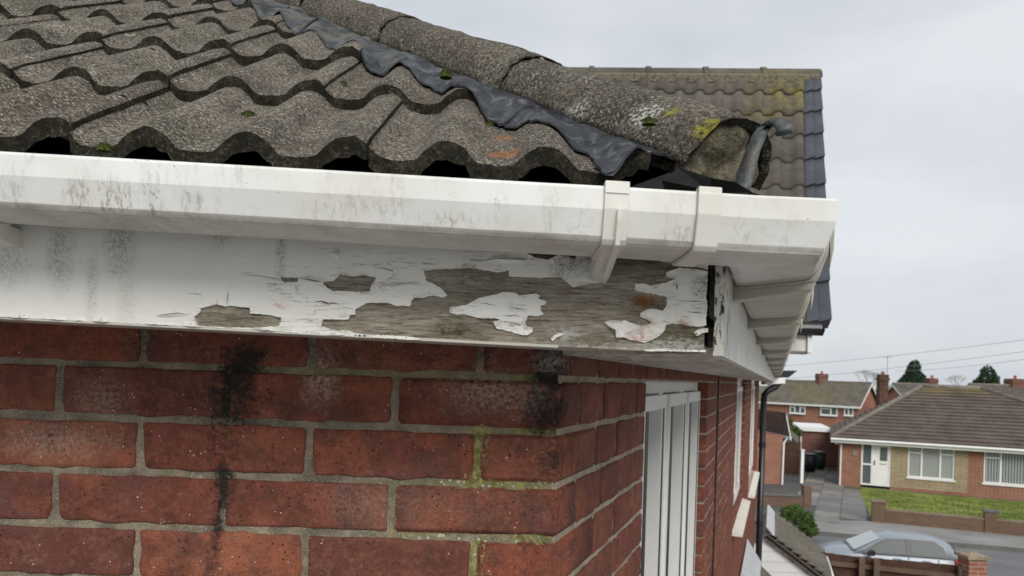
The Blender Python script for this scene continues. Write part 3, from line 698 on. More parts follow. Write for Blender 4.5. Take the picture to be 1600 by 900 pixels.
paint_sheet(ragged(Cc, seed=4), [crack(z6([(515, 432), (522, 445), (522, 462)]), 3.2), crack(z6([(540, 508), (600, 506), (632, 508)]), 1.2), crack(z6([(560, 548), (600, 552), (640, 556)]), 1.5), crack(z6([(500, 520), (530, 524)]), 1)], 'paint_flake', 4)
paint_sheet(ragged(z6([(590, 634), (612, 620), (650, 616), (648, 634), (620, 640), (604, 650)]), seed=5), [], 'paint_flake', 5)
paint_sheet(ragged(z6([(330, 290), (652, 300), (652, 374), (600, 362), (540, 350), (480, 344), (400, 326)]), seed=6), [], 'paint_flake', 6)
paint_sheet(ragged(z6([(380, 706), (470, 700), (560, 706), (640, 706), (640, 716), (500, 712), (400, 712)]), seed=7, amp=.6), [], 'paint_flake', 7)
paint_sheet(ragged(z5([(1085, 540), (1110, 520), (1140, 515), (1145, 522), (1115, 535), (1095, 552)]), seed=8, amp=.7), [], 'paint_flake', 8)
# painted lower arris of the board
mb = MB(); mb.prism([V(XL, FY-.0012, fbot(XL)-.0015), V(.045, FY-.0012, fbot(.045)-.0015), V(.045, FY-.0012, fbot(.045)+.0012), V(XL, FY-.0012, fbot(XL)+.0012)], (0, .022, 0))
mb.obj('board_edge', M_pvc_dirty, fascia)
# dark split between the boards, side fascia and its cracked end
mb = MB(); mb.box(.150, .2000, FY+.0235, FY+.05, fbot(.19)+.002, .16); hpart(mb, 'corner_split', M_dark)
SFX = .2085; SO = V(SFX, FY, 0)
def SF(l, q, z): return SO+SD*l+SN*q+V(0, 0, z)
zs0 = b1.z - .0015; LS = (10.8-FY)/SD.y
mb = MB()
endp = [SF(0, 0, 0), V(.1985, FY-.001, 0), V(.1985, FY+.02, 0)+SD*.0, SF(.03, -.018, 0)]
pts = [SF(0, 0, zs0), V(.1982, FY, zs0+.004), V(.1982, FY, .155), SF(0, 0, .155)]
nc, nrr = 5, 22; vv = []
for j in range(nrr+1):
    z = zs0+(.155-zs0)*j/nrr
    for i in range(nc+1):
        x = .1985+(SFX-.1985)*i/nc + (.0012*nz(z*120, 0, 4) if i == 0 else 0); vv.append(V(x, FY-.001+.0018*nz(x*400, z*160, 7), z))
mb.add(vv, [(j*(nc+1)+i, j*(nc+1)+i+1, (j+1)*(nc+1)+i+1, (j+1)*(nc+1)+i) for j in range(nrr) for i in range(nc)])
t = NT('cracked_paint'); ck = t.rng(t.noise(150, 5, .7, st=(1, 1, .35)), .5, .56)
c = t.mix(ck, (.55, .53, .48), (.05, .042, .032)); M_crackpaint = t.out(c, .8, t.bump(ck, -1, .002), .2)
t = NT('side_fascia_painted_timber'); ck = t.rng(t.noise(85, 5, .65, st=(1, 1, .4)), .555, .59)
nearm = t.blobs([(tuple(SF(.03, 0, .05)), (.06, .08, .08), 1)], .3, 40, .5)
c = t.mix(t.rng(t.noise(20, 4, .6, st=(1, 1, .4)), .4, .7, 0, .5), (.70, .69, .65), (.44, .42, .36))
c = t.mix(t.math('MULTIPLY', ck, nearm), c, (.03, .028, .022)); M_sidefascia = t.out(c, .55, t.bump(t.math('MULTIPLY', ck, nearm), -.8, .002), .35)
side_fascia = hpart(mb, 'side_fascia', M_crackpaint, label='cracked end of the side fascia')
mb = MB(); mb.prism([SF(0, 0, zs0), SF(LS, 0, zs0), SF(LS, 0, .155), SF(0, 0, .155)], -SN*.0095)
mb.obj('fascia_face', M_sidefascia, side_fascia)
# soffits
mb = MB(); sz = .003
ps = [V(XL, FY+.0215, fbot(XL)+sz), V(.198, FY+.0215, fbot(.19)+sz), V(CORN.x+.02, .925, fbot(.06)+.004), V(XL, .925, fbot(XL)+.004)]
mb.prism(ps, (0, 0, .006)); hpart(mb, 'soffit', M_pvc_dirty, label='front soffit board')
t = NT('side_soffit_paint'); c = t.mix(t.rng(t.noise(30, 5, .6, st=(2, .4, 1)), .38, .65), (.60, .58, .54), (.28, .25, .21)); M_soffit = t.out(c, .6, t.bump(t.noise(60, 4, .6, st=(2, .3, 1)), .5, .002), .3)
mb = MB(); mb.prism([SF(.002, -.0098, zs0+.002), SF(LS, -.0098, zs0+.002), S(END, -.02, zs0+.004), V(CORN.x-.0, .925, zs0+.003)], (0, 0, .006)); hpart(mb, 'soffit', M_soffit, label='side soffit board')

# --- gutters
GX = .192
def gcor(p, z): return V(GX+.691*p, FY-p, z)
GP = [(.016, .152), (.016, .118), (.020, .1125), (.028, .111), (.090, .111), (.0965, .1125), (.1005, .1165), (.1085, .1375), (.1095, .1545), (.1085, .157), (.1045, .157), (.1035, .1545)]
th = .0022
GI = [(.1065-.0015, .138), (.098, .118), (.092, .1135), (.028, .1135), (.022, .1145), (.0185, .119), (.0185, .152)]
prof = GP+GI
def sweep(prof, stations, closed=True, cap=True):
    """stations: list of functions (p,z)->Vector"""
    m = len(prof); vs = [f(p, z) for f in stations for p, z in prof]; fs = []
    for i in range(len(stations)-1):
        for k in range(m if closed else m-1): fs.append((i*m+k, i*m+(k+1) % m, (i+1)*m+(k+1) % m, (i+1)*m+k))
    if cap: fs += [tuple(range(m-1, -1, -1)), tuple(range((len(stations)-1)*m, len(stations)*m))]
    return vs, fs
GT = .0245
def fs_at(x): return lambda p, z: V(x, FY-p, z+GT*max(0, GX+.05-x)+.0006*nz(x*6, p*5, 0))
def ss_at(l): return lambda p, z: gcor(p, z)+SD*l+V(0, 0, -.0*l)
def sharpen(me, ang=35):
    pass
mb = MB(); mb.add(*sweep(prof, [fs_at(x) for x in [-2.2, -1.2, -.8]+[-.7+i*.05 for i in range(17)]+[.152]]))
gut = hpart(mb, 'gutter', M_pvc, label='white plastic front gutter with grey streaks')
# corner piece: from the union round the angle
GC = [(p+(.0012 if 0 < i < 9 else 0), z-(.0012 if 1 < i < 6 else 0)) for i, (p, z) in enumerate(GP)]+GI
mb = MB(); mb.add(*sweep(GC, [fs_at(.1535), fs_at(.20), lambda p, z: gcor(p, z), ss_at(.06), ss_at(.11)]))
gc = hpart(mb, 'gutter_corner', M_pvc, label='angled corner piece of the white gutter')
GE = (10.8-FY)/SD.y
mb = MB(); mb.add(*sweep(prof, [ss_at(.112)]+[ss_at(.112+(GE-.112)*i/12) for i in range(1, 13)]))
gs = hpart(mb, 'gutter', M_pvc_dirty, label='grimy white gutter along the side eave')
for o in (gut, gc, gs):
    pass
def strap_prof(d): return [(p+d*(1 if p > .09 else .3), z-(d if z < .12 else (-d*.6 if z > .155 else 0))) for p, z in GP]
def strap(station, w, d, name, parent, mat, arm=True):
    sp = strap_prof(d)+[(p, z) for p, z in GP[::-1]]
    mb = MB(); fa, fb = station(-w/2), station(w/2); mb.add(*sweep(sp, [fa, fb]))
    # hook over the lip
    mb.add(*sweep([(.1135, .150), (.1135, .1605), (.102, .1605), (.102, .157), (.111, .157)], [fa, fb]))
    me = mb.me(mat); bevel_me(me, .0006, 1, False); o = link(name, me, parent)
    if arm:
        a = MB(); fa, fb = station(-w*.42), station(w*.42)
        a.add(*sweep([(.094, .108), (.060, .1035), (.034, .097), (.020, .0935), (-.002, .0915), (-.002, .110), (.03, .1115)], [fa, fb]))
        me = a.me(mat); bevel_me(me, .0012, 2, False); link('bracket_arm', me, parent)
        r = MB(); fa, fb = station(w*.02), station(w*.22)
        r.add(*sweep([(.1065, .108), (.1135, .128), (.115, .1375), (.109, .1375), (.101, .112), (.060, .103), (.030, .094), (.032, .090), (.066, .0985), (.096, .104)], [fa, fb]))
        me = r.me(mat); bevel_me(me, .0005, 1, False); link('bracket_rib', me, parent)
    return o
def fst(x): return lambda w: fs_at(x+w)
strap(fst(P(962, 340, .592).x), .0205, .0032, 'gutter_bracket', gut, M_pvc_strap)
strap(fst(P(-78, 340, .62).x), .0205, .0032, 'gutter_bracket', gut, M_pvc_strap)
strap(fst(-.95), .0205, .0032, 'gutter_bracket', gut, M_pvc_strap)
strap(fst(P(1106, 345, .592).x), .0195, .0042, 'gutter_union', gc, M_pvc_strap, arm=False)
def sst(l): return lambda w: ss_at(l+w)
def sidebr(l, w=.03):
    sp = [(p+.004*(1 if p > .09 else 0), z-(.004 if z < .12 else 0)) for p, z in GP]
    mb = MB(); mb.add(*sweep(sp+[(p, z) for p, z in GP[::-1]], [sst(l)(-w/2), sst(l)(w/2)]))
    mb.add(*sweep([(.102, .107), (.098, .100), (.002, .094), (.002, .150), (.0159, .150), (.0159, .113), (.028, .1073)], [sst(l)(-w/2), sst(l)(w/2)]))
    mb.add(*sweep([(.1142, .120), (.1175, .140), (.1175, .161), (.104, .161), (.104, .158), (.113, .158)], [sst(l)(-w/2), sst(l)(w/2)]))
    me = mb.me(M_pvc_dirty); bevel_me(me, .0008, 1, False); return link('gutter_bracket', me, gs)
for Yb, w in ((.80, .026), (1.22, .03), (1.72, .034), (2.35, .04), (3.1, .05), (4.1, .06), (5.4, .08), (7.0, .09), (8.8, .10)):
    sidebr((Yb-FY+.05)/SD.y, w)

# --- hopper and downpipe at the far end of the side wall
mb = MB(); hx = S(END-.16, 0, 0)
def pt(px, py, D=10.65): return P(px, py, D)
a = [pt(1203, 579), pt(1246, 579), pt(1232, 590), pt(1212, 590)]
mb.prism(a, (0, .22, 0)); hop = hpart(mb, 'hopper_head', M_black)
mb = MB(); r_ = .045
mb.tube([pt(1222, 588)+V(0, .1, 0), pt(1221, 597)+V(0, .1, 0), pt(1215, 605)+V(0, .1, 0), pt(1203, 611)+V(0, .1, 0), pt(1198, 617)+V(0, .1, 0), pt(1197, 626)+V(0, .1, 0)], .05, 10)
top = pt(1197, 626)+V(0, .1, 0)
mb.tube([top, V(top.x, top.y, GZ)], .048, 10)
dp = hpart(mb, 'downpipe', M_black, True)
for z in (-.9, -2.1): m2 = MB(); m2.tube([V(top.x, top.y, z), V(top.x, top.y, z-.07)], .056, 10); m2.obj('pipe_clip', M_black, dp)
mb = MB(); mb.prism([pt(1196, 589), pt(1227, 589), pt(1227, 599), pt(1196, 601)], (0, .2, 0)); hpart(mb, 'fascia_box', M_white)

# =================================================================== front roof slope
TN = .68; YE = .645
PITCH = .0909; CR0 = -.0666
AMP, TT = .0190, .0145
def eave_z(x): return .1745 + .024*max(0, .2-x)
def roofz(x, y): return eave_z(x) + TN*(y-YE)
def wave(x):
    u = abs(((x-CR0)/PITCH+.5) % 1-.5); w = .305
    return AMP*(math.cos(math.pi/2*u/w)**.85 if u < w else 0)-.0022*(math.sin(math.pi*(u-w)/(1-2*w)) if u > w else 0)
def hipx(y): return .236-.82*(y-YE)
GA = .175
rm = MB()
uy0, uy1 = YE+.05, 6.0
rm.prism([V(-6, uy0, roofz(-6, uy0)-.022), V(hipx(uy0), uy0, roofz(hipx(uy0), uy0)-.022), V(hipx(uy1), uy1, roofz(hipx(uy1), uy1)-.022), V(-6, uy1, roofz(-6, uy1)-.022)], (0, .0, -.004))
roof = hpart(rm, 'roof', M_felt)
def clip_hip(bm, off=0.0):
    nrm = V(1, .82, 0).normalized(); co = V(.236-off, YE, 0)
    bmesh.ops.bisect_plane(bm, geom=bm.verts[:]+bm.edges[:]+bm.faces[:], plane_co=co, plane_no=nrm, clear_outer=True)
def tile_mesh(x0, x1, yf, seed, last=False, crude=False):
    dz, dr, dy = random.uniform(-.0015, .0018), random.uniform(-.006, .006), random.uniform(-.005, .005)
    nxn = max(4, int((x1-x0)/(.0055 if not crude else .011))); nyn = 9 if not crude else 3
    yb = yf+GA+.02; bm = bmesh.new(); top, bot = [], []
    for j in range(nyn+1):
        rt, rb = [], []
        for i in range(nxn+1):
            x = x0+(x1-x0)*i/nxn; fr = j/nyn; y = yf+dy+(yb-yf)*fr
            y += (.004*nz(x*60, seed, 0)+.003*nz(x*190, seed, 3)) if j == 0 else 0
            lap = .0025 if (x1-x) < .012 else 0
            z = roofz(x, y)+wave(x)+TT*(1-fr*(yb-yf)/GA)+lap+dz+dr*(x-(x0+x1)/2)
            z += .0009*nz(x*60+seed, y*60, 2)+.0006*nz(x*170+seed, y*170, 2)
            edge = .0018*nz(x*110, seed, 8) if j == 0 else 0
            if j == 0: z -= .002
            rt.append(bm.verts.new((x, y, z)))
            rb.append(bm.verts.new((x, y+(.003 if j == 0 else 0), z-TT-(.0025 if j == 0 else 0)+edge*3.4)))
        top.append(rt); bot.append(rb)
    F = bm.faces
    def q(a, b, c, d, m=0):
        f = F.new((a, b, c, d)); f.material_index = m; f.smooth = True
    for j in range(nyn):
        for i in range(nxn):
            q(top[j][i], top[j][i+1], top[j+1][i+1], top[j+1][i]); q(bot[j][i], bot[j+1][i], bot[j+1][i+1], bot[j][i+1], 1)
    for i in range(nxn): q(bot[0][i], bot[0][i+1], top[0][i+1], top[0][i], 1); 
    for j in range(nyn):
        q(bot[j][0], top[j][0], top[j+1][0], bot[j+1][0], 1); q(bot[j][nxn], bot[j+1][nxn], top[j+1][nxn], top[j][nxn], 1)
    for f in F:
        if f.material_index == 1: f.smooth = False
    clip_hip(bm, .112)
    if not len(bm.faces): bm.free(); return None
    me = bpy.data.meshes.new('roof_tile'); bm.to_mesh(me); bm.free()
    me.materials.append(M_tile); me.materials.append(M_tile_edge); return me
for r in range(0, 12):
    yf = YE+GA*r
    ks = [5, 2, -1, -4, -7, -10, -13] if r == 0 else [k for k in range(6, -40, -2)]
    for a, b in zip(ks[1:], ks[:-1]):
        x0, x1 = CR0+PITCH*a+.018, CR0+PITCH*b+.018
        if x0 > hipx(yf)-.005: continue
        if x1 < -.86*(yf+.3)-.12: continue
        me = tile_mesh(x0+.0012, x1, yf, r*31+a, crude=r > 7)
        if me: link('roof_tile', me, roof)
# rest of the slope, beyond what the photo shows
mb = MB(); yf = YE+GA*12
xs2 = [-6+i*.0227 for i in range(200)]
vs_, fs_ = [], []; ysx = []
for r in range(12, 24): ysx += [(YE+GA*r, 1), (YE+GA*(r+1), 0)]
xs2 = [x for x in xs2 if x < hipx(YE+GA*12)]
for (y, up) in ysx:
    for x in xs2: xx = min(x, hipx(y)); vs_.append(V(xx, y, roofz(xx, y)+wave(xx)+TT*up))
n_ = len(xs2)
for j in range(len(ysx)-1):
    for i in range(n_-1): fs_.append((j*n_+i, j*n_+i+1, (j+1)*n_+i+1, (j+1)*n_+i))
mb.add(vs_, fs_); mb.obj('tiled_slope', M_tile, roof, kind='stuff')
# side slope (falls to the side gutter)
mb = MB(); vs_, fs_ = [], []
RS = [(0, 1)]
nl = 150; mm = 0; rws = []
for r in range(10): rws += [(r*.2, 1), ((r+1)*.2, 0)]
for (w, up) in rws:
    for i in range(nl):
        l = .04+i*.031; base = V(.234, YE, 0)+SD*l-SN*w
        hl = w*(1+SD.x)/SD.y*.0
        # keep behind the hip line
        k = base.x-hipx(base.y)
        if k < 0: base = base+SD*(-k/(SD.x+.82*SD.y))
        vs_.append(V(base.x, base.y, .158+.60*w+AMP*.5*(1+math.cos(l/PITCH*6.283))+TT*up))
for j in range(len(rws)-1):
    for i in range(nl-1): fs_.append((j*nl+i, j*nl+i+1, (j+1)*nl+i+1, (j+1)*nl+i))
mb.add(vs_, fs_); mb.obj('tiled_slope', M_tile, roof, kind='stuff')

# --- hip tiles
HD = V(-.82, 1, TN).normalized(); HW = V(1, .82, 0).normalized(); HU = HD.cross(HW).normalized()
if HU.z < 0: HU = -HU
def hipaxis(y): return V(hipx(y), y, .170+TN*(y-YE))
RA, RH = .060, .054
def hip_section(y, k, thick, a, flare=1):
    ax = hipaxis(y); c, s = math.cos(a), math.sin(a)
    cc = math.copysign(abs(c)**.92, c); return ax + HW*(cc*(RA*k-thick)) + HU*(max(0, s)**.86*(RH*k-thick))
hy = [.686, .925, 1.175, 1.43, 1.70, 1.98, 2.27, 2.57, 2.9, 3.25]
NA = 26
for i in range(len(hy)-1):
    y0, y1 = hy[i], hy[i+1]+.012; bm = bmesh.new(); nyn = 14; T, Bt = [], []
    tw = random.uniform(-.003, .003); ra = .0
    for j in range(nyn+1):
        f = j/nyn; y = y0+(y1-y0)*f; k = 1.09-.10*f
        rt, rb = [], []
        for a in range(NA+1):
            an = math.pi*(1-a/NA)*1.0
            jy = (.004*nz(a*.45, i*5, 0)+.003*nz(a*1.3, i*5, 2)) if j == 0 else 0
            p = hip_section(y+jy, k, 0, an); q_ = hip_section(y+jy+(.003 if j == 0 else 0), k, .010, an)
            d = .0034*nz(p.x*26, p.y*26, p.z*26+i)+.0018*nz(p.x*70, p.y*70, p.z*70)+.0010*nz(p.x*200, p.y*200, p.z*200)
            e = -.0025 if j == 0 else 0
            p += (HU*math.sin(an)+HW*math.cos(an))*(d+e+tw*.4)
            rt.append(bm.verts.new(p)); rb.append(bm.verts.new(q_))
        T.append(rt); Bt.append(rb)
    def q4(a, b, c, d, m=0):
        f = bm.faces.new((a, b, c, d)); f.material_index = m; f.smooth = m == 0
    for j in range(nyn):
        for a in range(NA):
            q4(T[j][a], T[j][a+1], T[j+1][a+1], T[j+1][a]); q4(Bt[j][a], Bt[j+1][a], Bt[j+1][a+1], Bt[j][a+1], 1)
        q4(T[j][0], T[j+1][0], Bt[j+1][0], Bt[j][0], 1); q4(T[j][NA], Bt[j][NA], Bt[j+1][NA], T[j+1][NA], 1)
    for a in range(NA): q4(T[0][a], Bt[0][a], Bt[0][a+1], T[0][a+1], 1); q4(T[nyn][a], T[nyn][a+1], Bt[nyn][a+1], Bt[nyn][a], 1)
    me = bpy.data.meshes.new('hip_tile'); bmesh.ops.recalc_face_normals(bm, faces=bm.faces); bm.to_mesh(me); bm.free()
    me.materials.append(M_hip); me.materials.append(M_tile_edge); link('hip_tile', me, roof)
    # bedding mortar squeezed out at the joint
    if i > 0:
        mbm = MB(); vs_, fs_ = [], []
        for j, (dy, kk) in enumerate(((-.014, 1.035), (-.016, 1.075), (.002, 1.10), (.012, 1.085))):
            for a in range(NA+1):
                an = math.pi*(1-a/NA); jn = nz(a*.5, i*3, 1)
                vs_.append(hip_section(y0+dy+.007*jn*(1 if j < 2 else .4), kk*.985+.035*nz(a*.7, i*9, j)+.02*nz(a*1.9, i*9, j+5), 0, an))
        for j in range(3):
            for a in range(NA): fs_.append((j*(NA+1)+a, j*(NA+1)+a+1, (j+1)*(NA+1)+a+1, (j+1)*(NA+1)+a))
        mbm.add(vs_, fs_); mbm.obj('joint_mortar', M_hip, roof, True)
# mortar plug in the open end of the lowest hip tile
mb = MB(); vs_, fs_ = [], []; nr_ = 7
for j in range(nr_+1):
    k = j/nr_
    for a in range(NA+1):
        an = math.pi*(1-a/NA); ax = hipaxis(.690); c, s = math.cos(an), math.sin(an)
        rr = k*(RA*1.085-.004)
        p = ax+HW*c*rr+HU*(s*rr*.95 if s > 0 else 0)-HU*.02*(1-s)*k
        p -= HD*(.010*(1-k)+.009*nz(p.x*50, p.y*50, p.z*50)+.004*nz(p.x*160, p.y*160, p.z*160)-.003*k)
        vs_.append(p)
for j in range(nr_):
    for a in range(NA): fs_.append((j*(NA+1)+a, j*(NA+1)+a+1, (j+1)*(NA+1)+a+1, (j+1)*(NA+1)+a))
mb.add(vs_, fs_)
mb.obj('mortar_plug', M_bed, roof, True)
# --- lead flashing tucked under the hip tiles, dressed over the tile rolls
def surf(x, y):
    r = max(0, int((y-YE)/GA)); fr = ((y-YE)-r*GA)/GA
    return roofz(x, y)+wave(x)+TT*(1-fr)
def lead_piece(y0, y1, w0, w1, mat, seed, tip=0, lift=.004):
    nu, nv = 44, 10; vs_ = []
    for i in range(nu+1):
        f = i/nu; y = y0+(y1-y0)*f
        for j in range(nv+1):
            g = j/nv
            wid = .006+w0+(w1-w0)*f+.014*nz(f*4.5, seed, 0)+.006*nz(f*13, seed, 4)+tip*max(0, 1-f*5)
            dist = .056+(wid)*g; kk = max(0, min(1, (dist-.062)/.045)); kk = kk*kk*(3-2*kk)
            p = V(hipx(y), y, 0)-HW*dist
            s = max((surf(p.x, p.y-.014)+surf(p.x, p.y-.005)+surf(p.x, p.y+.005)+surf(p.x, p.y+.014))/4, surf(p.x, p.y)-.0045)-(1-kk)*.95*wave(p.x)
            hz = hipaxis(y).z+.004
            t = min(1, g*1.15)**.8
            # smooth bridging: average of nearby surface
            sm = (surf(p.x-.016, p.y)+surf(p.x+.016, p.y)+s)/3+.001
            z = max(s+lift, (1-t)*hz + t*(s+lift)) + (.0040*nz(f*8+seed, g*2, 4)+.0024*abs(nz(f*24+seed, g*4, 7)))*(1-abs(2*g-1)**2)
            z += .0014*nz(f*18, g*3, seed)+(.004*g*g*max(0, nz(f*8, 2, seed)))
            vs_.append(V(p.x, p.y, z))
    fs_ = [(i*(nv+1)+j, i*(nv+1)+j+1, (i+1)*(nv+1)+j+1, (i+1)*(nv+1)+j) for i in range(nu) for j in range(nv)]
    n0 = len(vs_); vs2 = vs_+[v-V(0, 0, .0016) for v in vs_]
    fs2 = fs_+[tuple(reversed([k+n0 for k in f])) for f in fs_]
    rim = [i*(nv+1)+nv for i in range(nu+1)]; fs2 += [(a, b, b+n0, a+n0) for a, b in zip(rim[:-1], rim[1:])]
    rim = list(range(nv+1)); fs2 += [(a, b, b+n0, a+n0) for a, b in zip(rim[:-1], rim[1:])]
    m = MB(); m.add(vs2, fs2); return m.obj('lead_flashing', mat, roof, True, fix=False)
lead_piece(.705, .872, .050, .050, M_lead, 1, tip=.022)
lead_piece(.850, 1.06, .056, .062, M_lead, 2, lift=.0052)
lead_piece(1.035, 1.28, .070, .072, M_lead_old, 3, lift=.0040)
lead_piece(1.255, 1.52, .080, .08, M_lead_old, 4, lift=.0052)
lead_piece(1.49, 1.85, .085, .085, M_lead_old, 5, lift=.0040)
lead_piece(1.82, 2.4, .085, .085, M_lead_old, 6, lift=.0052)
# crumpled felt scraps behind the gutter lip at the corner
for k, (pl, dz) in enumerate((([(1035, 282), (1060, 262), (1112, 278), (1108, 298), (1040, 296)], 0), ([(985, 292), (1045, 270), (1160, 296), (1190, 305), (985, 305)], .03), ([(1095, 275), (1150, 285), (1175, 300), (1085, 300)], .02))):
    m = MB(); vs_ = [P(x, y, .60+dz+.006*i) for i, (x, y) in enumerate(pl)]; m.prism(vs_, (0, .002, 0)); m.obj('felt_scrap', M_felt, roof)
# --- hip iron
path = [(1154, 306, .640), (1161, 290, .640), (1167, 264, .642), (1176, 236, .644), (1186, 212, .643), (1197, 196, .640), (1210, 190.5, .634), (1221, 193, .628), (1226, 201, .625), (1225, 210, .625)]
pp = [P(*a) for a in path]; wv = V(.80, -.58, -.0).normalized(); vs_, fs_ = [], []
for i, p in enumerate(pp):
    t_ = (pp[min(i+1, len(pp)-1)]-pp[max(0, i-1)]).normalized(); nn = t_.cross(wv).normalized(); ww = .0070+(.0008 if i < 3 else 0); hh = .0013 if i < 6 else .0030
    wvv = wv
    vs_ += [p+wvv*ww+nn*hh, p-wvv*ww+nn*hh, p-wvv*ww-nn*hh, p+wvv*ww-nn*hh]
m = len(pp)
fs_ = [(i*4+k, i*4+(k+1) % 4, (i+1)*4+(k+1) % 4, (i+1)*4+k) for i in range(m-1) for k in range(4)]+[(3, 2, 1, 0), (m*4-4, m*4-3, m*4-2, m*4-1)]
mb = MB(); mb.add(vs_, fs_); me = mb.me(M_iron); bevel_me(me, .0006, 2); link('hip_iron', me, roof)
# --- moss cushions
def moss(px, py, D, r, lab, flatk=.55):
    random.seed(int(px)); m = MB()
    for k in range(420):
        a, u = random.uniform(0, 6.283), random.random()**.5
        c = V(math.cos(a)*u*r, math.sin(a)*u*r*.8, flatk*r*(1-u*u)*random.uniform(.6, 1))
        s = r*random.uniform(.05, .11); d = [V(random.gauss(0, 1), random.gauss(0, 1), abs(random.gauss(0, 1))).normalized()*s for _ in range(4)]
        m.add([c+d[0], c+d[1], c+d[2], c+d[3]+V(0, 0, s)], [(0, 1, 2), (0, 2, 3), (1, 3, 2), (0, 3, 1)])
    # dense base dome
    nn = 12
    for j in range(4):
        pass
    base = [V(math.cos(t*6.283/nn)*r*.85, math.sin(t*6.283/nn)*r*.7, -.003) for t in range(nn)]+[V(math.cos(t*6.283/nn)*r*.5, math.sin(t*6.283/nn)*r*.42, flatk*r*.62) for t in range(nn)]+[V(0, 0, flatk*r*.8)]
    m.add(base, [(i, (i+1) % nn, nn+(i+1) % nn, nn+i) for i in range(nn)]+[(nn+i, nn+(i+1) % nn, 2*nn) for i in range(nn)])
    o = m.obj('moss_clump', M_moss, None, loc=P(px, py, D)); tag(o, lab, 'moss', 'moss cushions on the roof'); return o
def on_roof(px, py, d0=.60, d1=1.6):
    D = d0
    while D < d1:
        p = P(px, py, D)
        if p.z < surf(p.x, p.y): return D
        D += .002
    return d0
def mo(px, py, r, lab, fk=.55): moss(px, py, on_roof(px, py), r, lab, fk)
mo(389, 180, .0085, 'bright green moss cushion in the tile trough left of centre')
mo(163, 231, .0075, 'green moss tuft on the front edge of the eaves tile at left')
mo(765, 195, .007, 'dark moss tuft below the black lead flashing')
mo(535, 130, .0065, 'small moss tuft beside the flashing, upper tile row', .3)
moss(697, 118, .86, .009, 'yellow-green moss tuft hanging from the third hip tile edge', .9)
moss(1014, 190, .655, .0075, 'dark moss cushion ringed by white lichen on the lowest hip tile', .5)
random.seed(11)

# =================================================================== higher roof behind
uE = P(1293, 508, 4.6); uR = P(1279, 116, 6.9)      # verge corner at eave and at ridge
rl = P(880, 122, 7.05)-P(1279, 116, 6.9)             # along the ridge, to the left
rl.z = 0; rl = rl.normalized(); upv = uR-uE; upL = upv.length; upd = upv.normalized(); un = -(upd.cross(rl)).normalized()
if un.z < 0: un = -un
M_utile = mk_far_lichen('upper_roof_tile', [(tuple(P(1235, 150, 6.7)), (.28, .8, .30), 1), (tuple(P(1255, 160, 6.7)), (.18, .6, .2), 1), (tuple(P(1190, 180, 6.5)), (.15, .5, .2), .6), (tuple(P(1210, 122, 6.9)), (.3, .4, .06), .8)], (.098, .087, .075))
M_uverge = flat('blue_grey_verge', (.065, .072, .085), .5, .2, 6)
mb = MB(); LL = 4.4
mb.prism([uE-un*.05, uE+rl*LL-un*.05, uR+rl*LL-un*.05, uR-un*.05], -un*.05)
upper = hpart(mb, 'upper_roof', M_felt, label='higher tiled roof slope rising behind the hip')
NR = 9; g = upL/NR; UP = .186
def uw(s):
    c = math.cos(6.283*s/UP); t = max(0, min(1, (c+.5)/1.5)); return .044*t*t*(3-2*t)
ntile = 0
for r in range(NR):
    s0 = .135
    ss = [s0+UP*2*i+(0 if r % 2 == 0 else UP*0) for i in range(11)]
    for a, b in zip(ss[:-1], ss[1:]):
        n_ = 14; vs_, fs_ = [], []; dz = random.uniform(-.003, .003)
        for fr in (0, 1.04):
            for i in range(n_+1):
                s = a+(b-a)*i/n_; vs_.append(uE+rl*s+upd*(g*(r+fr))+un*(uw(s)+.026*(1-fr)-.02+dz))
        vs_ += [v-un*.022 for v in vs_[:n_+1]]
        for i in range(n_): fs_ += [(i, i+1, n_+2+i, n_+1+i), (i, 2*n_+2+i, 2*n_+3+i, i+1)]
        me = pd(vs_, fs_, M_utile, 'roof_tile', True); link('roof_tile', me, upper); ntile += 1
    # two narrow blue-grey verge units
    m = MB()
    for a, b, hgt in ((.070, .138, .03), (-.01, .068, .04)):
        p = [uE+rl*a+upd*g*r, uE+rl*b+upd*g*r, uE+rl*b+upd*g*(r+1.03), uE+rl*a+upd*g*(r+1.03)]
        m.add([p[0]+un*(hgt+.02), p[1]+un*(hgt-.01), p[2]+un*(hgt-.03), p[3]+un*hgt*.8, p[0]-un*.03, p[1]-un*.03, p[2]-un*.03, p[3]-un*.03], [(0, 1, 2, 3), (0, 4, 5, 1), (0, 3, 7, 4), (1, 5, 6, 2)])
    m.obj('verge_tile', M_uverge, upper)
# ridge tiles
for i in range(9):
    a, b = i*.56-.02 if i else -.02, (i+1)*.56-.03
    m = MB(); vs_, fs_ = [], []
    for s in (a, b):
        for k in range(9):
            an = math.pi*k/8; vs_.append(uR+rl*s-upd*.03-V(0, 0, .03)+V(0, 1, 0)*(-math.cos(an))*.13+V(0, 0, 1)*math.sin(an)*.12+V(0, .08, 0))
    fs_ = [(k, k+1, 10+k, 9+k) for k in range(8)]+[tuple(range(8, -1, -1)), tuple(range(9, 18))]
    m.add(vs_, fs_); m.tube([uR+rl*(b-.02)+V(0, .02, -.035)]+[uR+rl*(b+.03)+V(0, .02, -.035)], .104, 12)
    m.obj('ridge_tile', M_utile, upper)
m = MB(); m.prism([uR-upd*.18+un*.0, uR+rl*LL-upd*.18, uR+rl*LL+V(0, .1, 0), uR+V(0, .1, 0)], V(0, 0, .05)+un*.02); m.obj('ridge_bedding', M_bed, upper)
